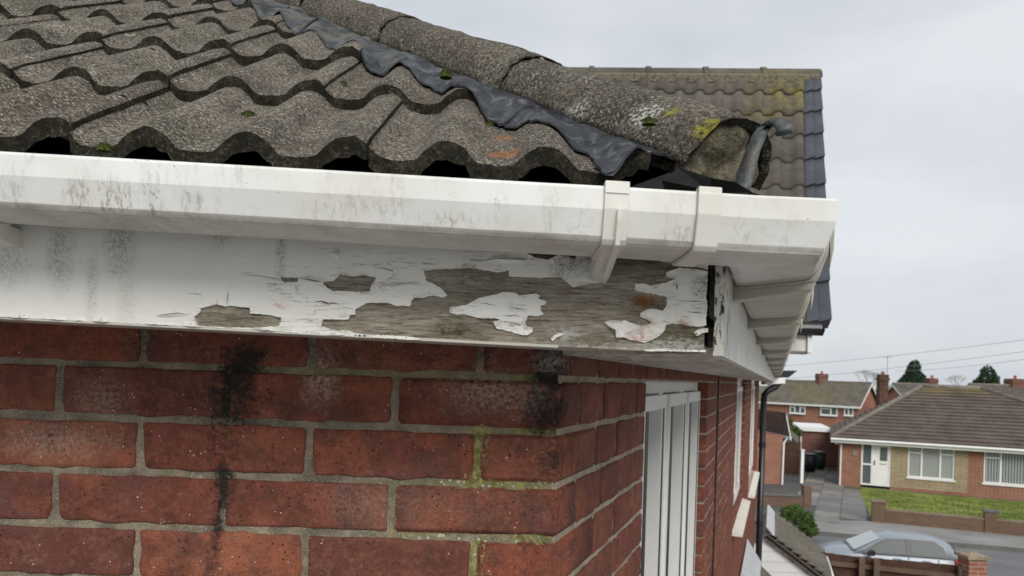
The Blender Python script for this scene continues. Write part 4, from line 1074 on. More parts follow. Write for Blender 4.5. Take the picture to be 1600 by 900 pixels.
# back slope, black gutter and white boxed eaves
mb = MB(); bk = V(.3777*2.3, 2.3, -2.6); mb.prism([uR, uR+rl*LL, uR+rl*LL+bk, uR+bk], (0, 0, -.05)); mb.obj('rear_slope', M_rooftile_far, upper)
mb = MB(); gp = P(1282, 514, 4.52); mb.tube([gp, gp+rl*LL], .036, 10); mb.obj('eave_gutter', M_black, upper)
mb = MB(); p1 = P(1268, 524, 4.72); p2 = P(1268, 549, 4.72)
mb.prism([p1, p1+rl*LL, p2+rl*LL, p2], V(.1, .35, 0)); mb.prism([P(1262, 522, 4.70), P(1269, 522, 4.70), P(1269, 551, 4.70), P(1262, 551, 4.70)], V(.1, .35, 0)); mb.obj('boxed_eave', M_white, upper)
mb = MB(); mb.prism([S(Yl(4.95), -.3, .1), S(Yl(9), -.3, .1), S(Yl(7.2), -.3, 2.2)], -SN*1.6); hpart(mb, 'upper_wall', M_bw_house)

# --- lean-to porch roof low on the side wall
zt = -1.80; y0, y1 = 3.2, 7.55
mb = MB(); aa, bb = S(Yl(y0), 0, zt), S(Yl(y1), 0, zt); cc = P(1222, 899, y1+.2); run = SN*.48+V(0, 0, -.42)
M_mossroof = mk_far_lichen('mossy_lean_to_tile', [(tuple(P(1250, 850, 12)), (.3, .6, .2), .2)], (.125, .112, .092))
mb.prism([aa, bb, bb+run, aa+run], (0, 0, -.06)); porch = hpart(mb, 'porch_roof', M_mossroof)
mb = MB(); mb.prism([S(Yl(y0), .012, zt+.13), S(Yl(y1), .012, zt+.13), S(Yl(y1), .012, zt+.01), S(Yl(y1), .16, zt-.10), S(Yl(y0), .16, zt-.10), S(Yl(y0), .012, zt+.01)], (0, 0, .004)); mb.obj('flashing', M_lightlead, porch)
mb = MB(); mb.prism([S(Yl(y0), 0, zt-.5), S(Yl(y1), 0, zt-.5), S(Yl(y1), 0, GZ), S(Yl(y0), 0, GZ)], SN*.42); mb.obj('porch_wall', M_bw_house, porch)

# =================================================================== GROUND, ROAD
def structure(mb, name, mat, kind='structure'): return mb.obj(name, mat, None, kind=kind)
K1, K2 = G(1480, 848), G(1600, 858); kd = (K2-K1); kd.z = 0; kd.normalize(); kn = V(-kd.y, kd.x, 0)   # kn points away from us
W1, W2 = G(1362, 815), G(1600, 838); wd = (W2-W1).normalized(); wn_ = V(-wd.y, wd.x, 0)
ROADZ = GZ-.11; RW = 7.2
def zed(p, z): return V(p.x, p.y, z)
mb = MB(); mb.add([V(-1500, -1500, GZ-.3), V(1500, -1500, GZ-.3), V(1500, 1500, GZ-.3), V(-1500, 1500, GZ-.3)], [(0, 1, 2, 3)]); structure(mb, 'ground', M_ground)
mb = MB(); a, b = K1-kd*80-kn*RW, K1+kd*80-kn*RW; mb.add([zed(p, ROADZ) for p in (a, b, b+kn*RW, a+kn*RW)], [(0, 1, 2, 3)]); structure(mb, 'road', M_asphalt)
mb = MB(); mb.prism([zed(p, GZ) for p in (K1-kd*80+kn*.12, K1+kd*80+kn*.12, K1+kd*80+kn*300, K1-kd*80+kn*300)], (0, 0, -.2)); structure(mb, 'terrain', M_ground)
mb = MB(); mb.prism([zed(p, GZ) for p in (a-kn*.12, b-kn*.12, b-kn*60, a-kn*60)], (0, 0, -.2)); structure(mb, 'front_yard', M_pave)
for nm, o_ in (('kerb', V(0, 0, 0)), ('kerb', -kn*(RW+.12))):
    m = MB(); m.prism([zed(K1-kd*80+o_, GZ+.002), zed(K1+kd*80+o_, GZ+.002), zed(K1+kd*80+o_+kn*.12, GZ+.002), zed(K1-kd*80+o_+kn*.12, GZ+.002)], (0, 0, -.2)); structure(m, nm, M_kerb)
mb = MB(); mb.add([zed(p, GZ+.004) for p in (K1-kd*60+kn*.125, K1+kd*60+kn*.125, W1+wd*40, W1+wd*.0, W1-wd*60)], [(0, 1, 2, 3, 4)]); structure(mb, 'pavement', M_pave)
# lawn and driveway
A0 = G(1310, 758); B0 = G(1600, 783); dd = (B0-A0); dd.z = 0; dd.normalize(); nn = V(-dd.y, dd.x, 0)
def zg(px, py, dz=0): p = G(px, py); return V(p.x, p.y, GZ+dz)
mb = MB(); mb.add([zg(1343, 768, .03), zed(A0+dd*.95-nn*.35, GZ+.03), zed(A0+dd*13-nn*.6, GZ+.03), zed(W1+wd*12+wn_*.2, GZ+.03), zg(1378, 812, .03), zg(1362, 813, .03)], [(0, 5, 4, 3, 2, 1)])
lawn = structure(mb, 'lawn', M_lawn)
m = MB(); random.seed(5)
lp = [zg(1345, 769), A0+dd*12-nn*.7, W1+wd*11+wn_*.25, zg(1381, 811)]
def inq(p, q):
    return all((q[(i+1) % 4]-q[i]).cross(p-q[i]).z*(q[1]-q[0]).cross(q[2]-q[1]).z > 0 for i in range(4))
bx0, bx1 = min(p.x for p in lp), max(p.x for p in lp); by0, by1 = min(p.y for p in lp), max(p.y for p in lp); k = 0
while k < 9000:
    p = V(random.uniform(bx0, bx1), random.uniform(by0, by1), GZ)
    if inq(p, [zed(q, GZ) for q in lp]):
        h = random.uniform(.03, .07); a_ = random.uniform(0, 3.14); e = V(math.cos(a_), math.sin(a_), 0)*.03; m.add([p+V(0, 0, .028)-e, p+V(0, 0, .028)+e, p+V(random.uniform(-.04, .04), random.uniform(-.04, .04), h+.03)], [(0, 1, 2)]); 
    k += 1
o = m.obj('grass', M_lawn, None, kind='stuff', fix=False); tag(o, 'short green grass of the front lawn behind the low garden wall', 'grass')
dbase = MB(); dbase.add([zg(1180, 812, .008), zg(1364, 814, .008), zg(1343, 768, .008), zed(A0-nn*.1, GZ+.008), zed(A0+nn*14, GZ+.008), zg(1180, 724, .008)], [(0, 1, 2, 3, 4, 5)])
drive = structure(dbase, 'driveway', M_kerbdark)
poly = [(1258, 812), (1364, 813), (1342, 768), (1318, 762), (1306, 731), (1254, 728)]
U0 = G(1300, 770); ud = (dd+V(-.06, 0, 0)).normalized(); un2 = V(-ud.y, ud.x, 0); sw, sl = .88, 1.18
for i in range(-6, 8):
    for j in range(-8, 16):
        c = U0+ud*(i*sw+(j % 2)*0)+un2*(j*sl)
        u_ = c.x/c.y; 
        # project to photo pixels for the clip test
        xx, zz = c.x/c.y, GZ/c.y; pu = xx*CR+zz*SR; pv = -xx*SR+zz*CR; px_, py_ = CX+pu*FPX, CY-pv*FPX
        if inside(px_, py_, poly):
            m = MB(); w2, l2 = sw/2-.012, sl/2-.012; zt_ = GZ+.02+random.uniform(-.004, .006)
            m.prism([zed(c+ud*s*w2+un2*t_*l2, zt_) for s, t_ in ((-1, -1), (1, -1), (1, 1), (-1, 1))], (0, 0, -.012)); m.obj('paving_slab', M_slab, drive)

# =================================================================== helpers for far buildings
def TH(name, label, cat, loc, group=None):
    t = thing(name, label, cat, loc, group); return t
def kid(mb, name, mat, th_, top=True, smooth=False, kind=None):
    o = mb.obj(name, mat, th_, smooth, kind)
    if th_.type == 'EMPTY': o.matrix_parent_inverse = Matrix.Translation(-Vector(th_.location))
    return o
def course_roof(L0, L1, U1, U0, n, th_=.05):
    m = MB(); nr_ = (L1-L0).cross(U0-L0).normalized()
    if nr_.z < 0: nr_ = -nr_
    for k in range(n):
        t0, t1 = k/n, (k+1)/n; a, b = L0.lerp(U0, t0), L1.lerp(U1, t0); c, d = L1.lerp(U1, t1), L0.lerp(U0, t1)
        m.add([a+nr_*th_, b+nr_*th_, c+nr_*.006, d+nr_*.006, a, b], [(0, 1, 2, 3), (0, 4, 5, 1), (0, 3, 4), (1, 5, 2)])
    return m
def window_on(th_, a, d, n, a0, a1, z0, z1, cols, transom=.22, glass=None, trans_all=False, fw=.06):
    """white casement window: a = wall origin, d along, n inward"""
    def b(m, x0, x1, y0, y1, za, zb): m.prism([zed(a+d*x0+n*y0, za), zed(a+d*x1+n*y0, za), zed(a+d*x1+n*y1, za), zed(a+d*x0+n*y1, za)], (0, 0, zb-za))
    m = MB(); b(m, a0, a0+fw, .03, .12, z0, z1); b(m, a1-fw, a1, .03, .12, z0, z1); b(m, a0+fw, a1-fw, .03, .12, z1-fw, z1); b(m, a0+fw, a1-fw, .03, .12, z0, z0+fw)
    xs = [a0+(a1-a0)*c for c in cols]
    for x in xs: b(m, x-fw*.6, x+fw*.6, .031, .12, z0+fw, z1-fw)
    edges = [a0]+xs+[a1]; zt_ = z1-(z1-z0)*transom
    panes = []
    for i, (x0, x1) in enumerate(zip(edges[:-1], edges[1:])):
        if transom and (trans_all or len(cols) == 0 or i != (len(edges)-1)//2 or len(cols) == 1 and i == 0):
            b(m, x0+fw*.6, x1-fw*.6, .032, .12, zt_-fw*.5, zt_+fw*.5); panes += [(x0, x1, z0, zt_), (x0, x1, zt_, z1)]
        else: panes.append((x0, x1, z0, z1))
    wf = kid(m, 'window', M_white, th_)
    for (x0, x1, za, zb) in panes:
        p = MB(); b(p, x0+fw*.4, x1-fw*.4, .07, .08, za+fw*.4, zb-fw*.4); p.obj('pane', glass or M_glass_pale, wf)
    s = MB(); b(s, a0-.06, a1+.06, -.06, .029, z0-.07, z0-.002); s.obj('sill', M_white, wf)
    return wf
def wseg(m, a, d, n, a0, a1, z0, z1, t0=0, t1=.22): m.prism([zed(a+d*a0+n*t0, z0), zed(a+d*a1+n*t0, z0), zed(a+d*a1+n*t1, z0), zed(a+d*a0+n*t1, z0)], (0, 0, z1-z0))
# =================================================================== BUNGALOW across the road
def ba(px, py=740): return (hit(px, py, A0, nn)-A0).dot(dd)
def bz(px, py): return hit(px, py, A0, nn).z
bung = TH('bungalow', 'brown tiled hipped bungalow with white front door and buff stone panel', 'bungalow', zed(A0, GZ))
ez = bz(1310, 684); wt = ez-.06; LB = 13.0; DB = 9.2
R1, R2 = hit(1440, 605, A0+nn*4.7, nn), hit(1532, 607, A0+nn*4.7, nn); rz_ = (R1.z+R2.z)/2; R1.z = R2.z = rz_
m = MB(); wseg(m, A0, dd, nn, 0, ba(1345), GZ, wt); kid(m, 'brick_wall', M_bw_red, bung)
m = MB(); s0, s1 = ba(1391), ba(1512); w0, w1 = ba(1418), ba(1491); zs_, zt_ = bz(1455, 748), bz(1455, 697)
wseg(m, A0, dd, nn, s0, w0, GZ+.15, wt); wseg(m, A0, dd, nn, w1, s1, GZ+.15, wt); wseg(m, A0, dd, nn, w0, w1, GZ+.15, zs_); wseg(m, A0, dd, nn, w0, w1, zt_, wt); kid(m, 'stone_wall', M_bw_stone, bung)
m = MB(); v0, v1 = ba(1537), ba(1537)+w1-w0+.5; wseg(m, A0, dd, nn, s1, v0, GZ, wt); wseg(m, A0, dd, nn, v1, LB, GZ, wt); wseg(m, A0, dd, nn, v0, v1, GZ, zs_); wseg(m, A0, dd, nn, v0, v1, zt_, wt); wseg(m, A0, dd, nn, s0, s1, GZ, GZ+.149, -.03)
kid(m, 'brick_wall', M_bw_red, bung)
m = MB(); m.prism([zed(A0+nn*.22, GZ), zed(A0+nn*DB, GZ), zed(A0+nn*DB+dd*.2, GZ), zed(A0+nn*.22+dd*.2, GZ)], (0, 0, wt-GZ)); m.prism([zed(A0+dd*(LB-.2)+nn*.22, GZ), zed(A0+dd*LB+nn*.22, GZ), zed(A0+dd*LB+nn*DB, GZ), zed(A0+dd*(LB-.2)+nn*DB, GZ)], (0, 0, wt-GZ)); wseg(m, A0+nn*DB, dd, nn, 0, LB, GZ, wt); kid(m, 'side_wall', M_bw_red, bung)
m = MB(); wseg(m, A0, dd, nn, .3, LB-.3, GZ+.1, wt-.02, .5, .56); kid(m, 'dark_interior', M_dark, bung)
window_on(bung, A0, dd, nn, w0, w1, zs_, zt_, (.30, .70), .24)
window_on(bung, A0, dd, nn, v0, v1, zs_, zt_, (.27, .73), .24, M_blind)
# door set
d0_, d1_ = ba(1345), ba(1391); dt = wt-.02; db = GZ+.12
m = MB(); fw = .07
for x0, x1, za, zb in ((d0_, d0_+fw, db, dt), (d1_-fw, d1_, db, dt), (d0_+fw, d1_-fw, dt-fw, dt), (d0_+fw, d1_-fw, db, db+.08), (d0_+.42, d0_+.49, db+.08, dt-fw), (d0_+fw, d0_+.42, db+.95, db+1.03)): wseg(m, A0, dd, nn, x0, x1, za, zb, .02, .12)
fr = kid(m, 'door_frame', M_white, bung)
for za, zb in ((db+.08, db+.95), (db+1.03, dt-fw)): m = MB(); wseg(m, A0, dd, nn, d0_+fw+.001, d0_+.419, za, zb, .06, .07); m.obj('side_light', M_glass, fr)
m = MB(); wseg(m, A0, dd, nn, d0_+.495, d1_-fw-.004, db+.085, dt-fw-.005, .04, .09); door = kid(m, 'door', M_white, bung)
m = MB(); wseg(m, A0, dd, nn, d0_+.79, d0_+1.10, db+1.2, db+1.85, .03, .039); m.obj('pane', M_glass, door)
m = MB(); wseg(m, A0, dd, nn, d0_+.80, d0_+1.08, db+1.02, db+1.08, .025, .039); m.obj('letterbox', M_brass, door)
m = MB(); wseg(m, A0, dd, nn, d0_+.55, d0_+.585, db+.98, db+1.2, -.0, .039); m.obj('handle', M_black, door)
m = MB(); wseg(m, A0, dd, nn, d0_+.62, d1_-.16, db+.2, db+.8, .036, .039); m.obj('door_panel', M_white, door)
m = MB(); wseg(m, A0, dd, nn, 1.05*ba(1333)-.1, 1.05*ba(1333)+.14, bz(1338, 712), bz(1338, 703), -.03, 0); kid(m, 'house_plaque', M_stonecap, bung)
# roof
ov = .4; E0 = zed(A0-dd*ov-nn*ov, ez+.02); E1 = zed(A0+dd*(LB+ov)-nn*ov, ez+.02); E0b = zed(A0-dd*ov+nn*(DB+ov), ez+.02); E1b = zed(A0+dd*(LB+ov)+nn*(DB+ov), ez+.02)
M_rb = mk_far_lichen('brown_far_tiles', [(tuple(R1+V(.4, 0, -.1)), (.8, 1.5, .3), 1), (tuple(R2), (1.1, 1.5, .3), 1)], (.112, .09, .078))
for nm, q in (('roof_slope', (E0, E1, R2, R1)), ('roof_slope', (E0b, E0, R1, R1)), ('roof_slope', (E1, E1b, R2, R2)), ('roof_slope', (E1b, E0b, R1, R2))):
    o = course_roof(*q, 17, .06).obj(nm, M_rb, bung); o.matrix_parent_inverse = Matrix.Translation(-Vector(bung.location))
m = MB()
for p, q in ((E0, R1), (R1, R2), (R2, E1)): m.tube([p+V(0, 0, .03), q+V(0, 0, .03)], .12, 8)
kid(m, 'ridge_tiles', M_ridgegrey, bung, smooth=True)
m = MB(); m.prism([E0+V(0, 0, -.02), E1+V(0, 0, -.02), E1+nn*.38+V(0, 0, -.02), E0+nn*.38+V(0, 0, -.02)], (0, 0, -.20)); m.prism([E0+dd*.0+nn*.381+V(0, 0, -.02), E0+dd*.38+nn*.381+V(0, 0, -.02), E0b+dd*.38+V(0, 0, -.02), E0b+V(0, 0, -.02)], (0, 0, -.20)); kid(m, 'eave_board', M_white, bung)
m = MB(); m.tube([E0-nn*.06-V(0, 0, .06), E1-nn*.06-V(0, 0, .06)], .06, 8); kid(m, 'gutter', M_white, bung)
m = MB(); m.tube([E0+V(.0, -.06, -.1), E0+dd*.25-V(0, 0, .3)+nn*.25, zed(A0+dd*.06-nn*.06, wt-.2), zed(A0+dd*.06-nn*.06, GZ)], .04, 8); kid(m, 'downpipe', M_white, bung)
def chimney(m, c, w, z0, z1, dp_=None): dp_ = dp_ or w; m.box(c.x-w/2, c.x+w/2, c.y-dp_/2, c.y+dp_/2, z0, z1); m.box(c.x-w/2-.04, c.x+w/2+.04, c.y-dp_/2-.04, c.y+dp_/2+.04, z1-.35, z1-.2)
c1 = P(1379, 600, 41.5); zt1 = P(1379, 585, 41.5).z; m = MB(); chimney(m, c1, .52, -2.2, zt1, .4); ch = kid(m, 'chimney', M_chim, bung)
m = MB(); m.tube([zed(c1, zt1), zed(c1, zt1+.18)], .1, 8); m.obj('chimney_pot', M_ridgegrey, ch)
m = MB(); pz = P(1387, 557, 41.5); m.tube([V(pz.x, pz.y, zt1-1), pz], .018, 5); [m.tube([pz+V(-.25, 0, -.06*k), pz+V(.25, 0, -.06*k)], .008, 4) for k in range(2)]; m.obj('aerial_pole', M_galv, ch)
# =================================================================== far houses
def gable_house(name, label, pxa, pxb, Da, Db, eave_py, ridge_py, dep, wmat, rmat, chim=(), wins=(), n_c=14, base=None):
    a, b = P(pxa, eave_py[0], Da), P(pxb, eave_py[1], Db); z = (a.z+b.z)/2; a.z = b.z = z; d = (b-a).normalized(); n = V(-d.y, d.x, 0)
    t = TH(name, label, 'house', zed(a, base or GZ)); L = (b-a).length
    r0 = hit(pxb, ridge_py, a+n*dep, n); zr = r0.z
    m = MB(); wseg(m, a, d, n, 0, L, base or GZ, z, .0, 2*dep); 
    for s in (0, L): m.prism([zed(a+d*s, z), zed(a+d*s+n*dep, zr-.1), zed(a+d*s+n*2*dep, z)], d*(.1 if s == 0 else -.1))
    kid(m, 'wall', wmat, t)
    o0 = .3
    q = (zed(a-d*o0-n*o0, z-.05), zed(b+d*o0-n*o0, z-.05), zed(b+d*o0+n*dep, zr), zed(a-d*o0+n*dep, zr))
    kid(course_roof(*q, n_c, .05), 'roof_slope', rmat, t)
    q = (zed(b+d*o0+n*(2*dep+o0), z-.05), zed(a-d*o0+n*(2*dep+o0), z-.05), zed(a-d*o0+n*dep, zr), zed(b+d*o0+n*dep, zr))
    kid(course_roof(*q, n_c, .05), 'roof_slope', rmat, t)
    m = MB(); m.tube([zed(a-d*o0+n*dep, zr+.02), zed(b+d*o0+n*dep, zr+.02)], .12, 6); kid(m, 'ridge_tiles', M_ridgegrey, t)
    m = MB()
    for s in (-o0-.02, L+o0): 
        e0, e1, e2 = zed(a+d*s-n*o0, z-.12), zed(a+d*s+n*dep, zr-.06), zed(a+d*s+n*(2*dep+o0), z-.12)
        m.prism([e0, e1, e1-V(0, 0, .22), e0-V(0, 0, .2)], d*.05); m.prism([e1, e2, e2-V(0, 0, .2), e1-V(0, 0, .22)], d*.05)
    wseg(m, a, d, n, -o0, L+o0, z-.26, z-.06, -.36, -.3); kid(m, 'barge_boards', M_white, t)
    for (px, py0, py1, w) in chim:
        top = hit(px, py0, a+n*(dep+.2), n); m = MB(); cc = zed(top, 0); chimney(m, cc, w, zr-1.5, top.z); k = kid(m, 'chimney', M_bw_dark, t)
        m = MB(); m.tube([zed(cc, top.z), zed(cc, top.z+.3)], .12, 7); m.obj('chimney_pot', M_pot, k)
    for (x0, x1, y0, y1, cols) in wins:
        p, q_ = hit(x0, y0, a-n*.12, n), hit(x1, y1, a-n*.12, n)
        window_on(t, a-n*.15, d, n, (p-a).dot(d), (q_-a).dot(d), q_.z, p.z, cols, .3, M_glass, False, .11)
    return t, a, d, n, L, z, zr
M_rg = mk_far_lichen('grey_brown_far_tiles', [(tuple(P(1277, 612, 75)), (1.2, 6, 1.4), .8), (tuple(P(1277, 603, 77)), (1.3, 5, .4), .6)], (.15, .135, .11))
gable_house('far_house', 'orange brick two storey house with grey roof, left of the bungalow roof', 1190, 1341, 80, 72, (625, 636), 598, 2.4, M_bw_orange, M_rg,
            chim=((1284, 584, 600, 1.0),), wins=((1234, 1258, 632, 647, (.33, .67)), (1282, 1308, 634, 650, (.62,)), (1319, 1333, 635, 650, (.5,))))
gable_house('far_house', 'grey roofed house just behind the left chimney of the bungalow', 1422, 1475, 66, 66, (628, 629), 602, 2.6, M_bw_orange, M_rooftile_grey, chim=((1456, 591, 602, .8),))
gable_house('far_house', 'red brick house with tall chimney behind the right end of the bungalow', 1560, 1680, 58, 58, (634, 637), 606, 3.4, M_bw_red, M_rooftile_far, chim=((1586, 592, 620, 1.15),))
# aerial on the right-hand chimney
# =================================================================== buildings and bits left of the bungalow
# flat-roofed garage
g0, g1 = G(1250, 727), G(1312, 731); gd = (g1-g0); gd.z = 0; gd.normalize(); gn = V(-gd.y, gd.x, 0); gt = hit(1270, 668, g0, gn).z
gar = TH('flat_roof_garage', 'dark red brick garage with a white flat roof edge beside the bungalow', 'garage', g0)
m = MB(); L = (g1-g0).length; wseg(m, g0, gd, gn, 0, L, GZ, gt-.2, 0, 5); kid(m, 'wall', M_bw_dark, gar)
m = MB(); wseg(m, g0, gd, gn, -.15, L-.5, gt-.22, gt, -.15, 5.2); kid(m, 'flat_roof', M_white, gar)
m = MB(); m.tube([g0+V(-.03, -.08, .02), zed(g0+V(-.03, -.08, 0), gt-.2)], .05, 8); kid(m, 'downpipe', M_white, gar)
# small brown house end with roof slope
h1 = G(1221, 757); h0 = h1+V(-6, 0, 0); ht = P(1221, 680, h1.y).z
sh = TH('small_house', 'brown brick house end with short tiled roof and white downpipe behind the black pipe', 'house', h0)
m = MB(); m.box(h0.x, h1.x, h1.y, h1.y+6, GZ, ht); kid(m, 'wall', M_bw_red, sh)
rp = P(1196, 640, h1.y+3); q = (V(h1.x+.25, h1.y-.3, ht-.05), V(h1.x+.25, h1.y+6.3, ht-.05), V(rp.x-.2, h1.y+6.3, rp.z), V(rp.x-.2, h1.y-.3, rp.z)); kid(course_roof(*q, 7, .05), 'roof_slope', M_rooftile_far, sh)
m = MB(); m.prism([q[0]-V(0, .02, .0), q[3]-V(0, .02, 0), q[3]-V(0, .02, .18), q[0]-V(0, .02, .18)], (0, .03, 0)); m.prism([V(q[0].x, q[0].y, ht-.04), V(q[1].x, q[1].y, ht-.04), V(q[1].x, q[1].y, ht-.2), V(q[0].x, q[0].y, ht-.2)], (.04, 0, 0)); kid(m, 'barge_board', M_white, sh)
m = MB(); m.tube([V(h1.x+.2, h1.y-.1, ht-.1), V(h1.x+.02, h1.y-.08, ht-.35), V(h1.x-.0, h1.y-.08, GZ)], .045, 8); kid(m, 'downpipe', M_white, sh)
# gate between
f0, f1 = G(1224, 742), G(1250, 743); gd2 = (f1-f0).normalized(); gt2 = P(1236, 690, f0.y).z
gate = TH('timber_gate', 'brown vertical board gate between the small house and the garage', 'gate', f0)
Lg = (f1-f0).length; nb = 7
for i in range(nb):
    m = MB(); wseg(m, f0, gd2, V(-gd2.y, gd2.x, 0), Lg*i/nb+.006, Lg*(i+1)/nb-.006, GZ+.05, gt2, 0, .03); kid(m, 'board', M_fence, gate)
m = MB(); wseg(m, f0, gd2, V(-gd2.y, gd2.x, 0), -.0, Lg, gt2-.3, gt2-.2, .031, .07); kid(m, 'rail', M_fence, gate)
pst = TH('white_post', 'pale slim post at the right side of the timber gate', 'post', G(1252, 755)); p = Vector(pst.location); m = MB(); m.box(p.x-.07, p.x+.07, p.y-.07, p.y+.07, GZ, P(1252, 704, p.y).z); m.box(p.x-.09, p.x+.09, p.y-.09, p.y+.09, P(1252, 704, p.y).z, P(1252, 703, p.y).z+.03); kid(m, 'shaft', M_white, pst)
cb = P(1226, 664, 36); ce = P(1248, 683, 34.5)
can = TH('canopy_board', 'sloping white canopy board above the timber gate', 'canopy', cb); m = MB(); m.prism([cb, ce, ce-V(0, 0, .32), cb-V(0, 0, .3)], (.1, .5, 0)); kid(m, 'canopy_edge', M_white, can)
# low wall by the bush
l0, l1 = G(1222, 792), G(1255, 793); ld = (l1-l0).normalized(); ln_ = V(-ld.y, ld.x, 0)
lw = TH('low_wall', 'low brown brick wall with end pier behind the green bush', 'wall', l0); Lw = (l1-l0).length
m = MB(); wseg(m, l0, ld, ln_, -2, Lw, GZ, GZ+.42, 0, .22); kid(m, 'wall', M_bw_garden, lw)
m = MB(); wseg(m, l0, ld, ln_, Lw+.001, Lw+.3, GZ, GZ+.85, -.04, .26); kid(m, 'pier', M_bw_garden, lw)
m = MB(); wseg(m, l0, ld, ln_, -2, Lw-.02, GZ+.42, GZ+.47, -.03, .25); kid(m, 'coping', M_kerb, lw)
# bins
def wheelie(px, py, col, lid, label):
    p = G(px, py); t = TH('wheelie_bin', label, 'bin', p, 'wheelie bins by the garage'); w, dp_, h = .27, .33, .98
    m = MB(); k = .82; vs_ = [p+V(-w*k, -dp_*k, .06), p+V(w*k, -dp_*k, .06), p+V(w*k, dp_*k, .06), p+V(-w*k, dp_*k, .06), p+V(-w, -dp_, h), p+V(w, -dp_, h), p+V(w, dp_, h), p+V(-w, dp_, h)]
    m.add(vs_, [(3, 2, 1, 0), (4, 5, 6, 7), (0, 1, 5, 4), (1, 2, 6, 5), (2, 3, 7, 6), (3, 0, 4, 7)]); bevel_o = kid(m, 'body', col, t); bevel_me(bevel_o.data, .03, 2)
    m = MB(); m.prism([p+V(-w-.03, -dp_-.05, h+.005), p+V(-w-.03, dp_+.06, h+.02), p+V(-w-.03, dp_+.03, h+.09), p+V(-w-.03, -dp_+.1, h+.07)], (2*w+.06, 0, 0)); l_ = kid(m, 'lid', lid, t); bevel_me(l_.data, .012, 2)
    m = MB(); m.tube([p+V(-w+.02, dp_+.07, h-.05), p+V(w-.02, dp_+.07, h-.05)], .02, 8); kid(m, 'handle', lid, t)
    for s in (-1, 1): m = MB(); m.tube([p+V(s*w*.75, dp_*.8, .1), p+V(s*(w*.75+.05), dp_*.8, .1)], .1, 12); kid(m, 'wheel', M_rubber, t)
    return t
t1 = wheelie(1264, 738, M_bin_black, M_bin_lid, 'black wheelie bin with grey lid standing left of the green one')
m = MB(); p = Vector(t1.location); n_ = 12; cpt = p+V(0, -.292, .62); m.add([cpt+V(math.cos(i*6.283/n_)*.07, -.004, math.sin(i*6.283/n_)*.07) for i in range(n_)], [tuple(range(n_))]); kid(m, 'sticker', M_white, t1)
wheelie(1279, 734, M_bin_green, M_bin_lidg, 'dark green wheelie bin standing against the red garage wall')
# garden wall of the bungalow
gw = TH('garden_wall', 'low brown brick garden wall with corner pier in front of the lawn', 'wall', W1)
LW = 14; h_ = P(1440, 803, (G(1440, 822)).y).z-GZ
m = MB(); wseg(m, W1, wd, wn_, .43, LW, GZ, GZ+h_, 0, .22); kid(m, 'wall', M_bw_garden, gw)
m = MB(); wseg(m, W1, wd, wn_, .44, LW, GZ+h_, GZ+h_+.05, -.015, .235); kid(m, 'coping', M_copebrick, gw)
pz_ = P(1368, 784, W1.y).z; m = MB(); wseg(m, W1, wd, wn_, 0, .42, GZ, pz_, -.06, .30); pr = kid(m, 'pier', M_bw_garden, gw)
m = MB(); wseg(m, W1, wd, wn_, -.03, .45, pz_, pz_+.05, -.09, .33); m.obj('pier_cap', M_copebrick, pr)
s2 = (hit(1548, 830, W1, wn_)-W1).dot(wd); m = MB(); wseg(m, W1, wd, wn_, s2-.18, s2+.18, GZ, GZ+h_+.28, -.04, .26); pr = kid(m, 'pier', M_bw_garden, gw); m = MB(); wseg(m, W1, wd, wn_, s2-.22, s2+.22, GZ+h_+.28, GZ+h_+.34, -.07, .29); m.obj('pier_cap', M_kerb, pr)
# =================================================================== foliage
def leaves(m, c, rad, n, s, shape='ell', seed=0):
    rnd = random.Random(seed)
    for _ in range(n):
        while True:
            p = V(rnd.uniform(-1, 1), rnd.uniform(-1, 1), rnd.uniform(-1, 1))
            if shape == 'cone':
                h = (p.z+1)/2; r = (1-h)**.55*(.85+.35*nz(p.x*2+seed, p.y*2, h*5))
                if math.hypot(p.x, p.y) < r and math.hypot(p.x, p.y) > r*.45: break
            else:
                l = p.length; k = .85+.35*nz(p.x*2.2+seed, p.y*2.2, p.z*2.2)
                if .5*k < l < k: break
        q = Vector(c)+V(p.x*rad[0], p.y*rad[1], p.z*rad[2]); a, b = V(rnd.gauss(0, 1), rnd.gauss(0, 1), rnd.gauss(0, 1)).normalized(), V(rnd.gauss(0, 1), rnd.gauss(0, 1), rnd.gauss(0, 1)).normalized()
        ss = s*rnd.uniform(.6, 1.3); m.add([q-a*ss, q+b*ss*.6, q+a*ss, q-b*ss*.6], [(0, 1, 2, 3)])
def plant(name, label, cat, base, c, rad, n, s, mat, shape='ell', seed=0, group=None, trunk=.12):
    t = TH(name, label, cat, base, group); m = MB(); leaves(m, c, rad, n, s, shape, seed); kid(m, 'crown' if trunk > .05 else 'foliage', mat, t).data
    m = MB(); b_ = Vector(base); cc = Vector(c); m.tube([b_, b_.lerp(cc, .5), cc+V(0, 0, rad[2]*.6)], [trunk, trunk*.7, trunk*.2], 7)
    for i in range(6):
        a = i*1.05; q = b_.lerp(cc, .6+.06*i); m.tube([q, q+V(math.cos(a)*rad[0]*.6, math.sin(a)*rad[1]*.6, rad[2]*.3)], [trunk*.35, trunk*.1], 5)
    kid(m, 'trunk' if trunk > .05 else 'stems', M_bark, t); return t
def conif(px0, px1, pytop, pybot, D, label, seed):
    top, bot = P((px0+px1)/2, pytop, D), P((px0+px1)/2, pybot, D); w = (px1-px0)/2/FPX*D*1.5; H = top.z-bot.z
    return plant('conifer_tree', label, 'tree', V(top.x, D, GZ), (top.x, D, (top.z+bot.z-H*.9)/2), (w, w, H*.95), 9000, .16, M_leaf_con, 'cone', seed, 'conifers on the skyline', .2)
conif(1409, 1450, 562, 600, 75, 'dark conifer rising behind the ridge left end of the bungalow', 3)
conif(1518, 1566, 570, 612, 72, 'dark conifer rising behind the right hip of the bungalow roof', 8)
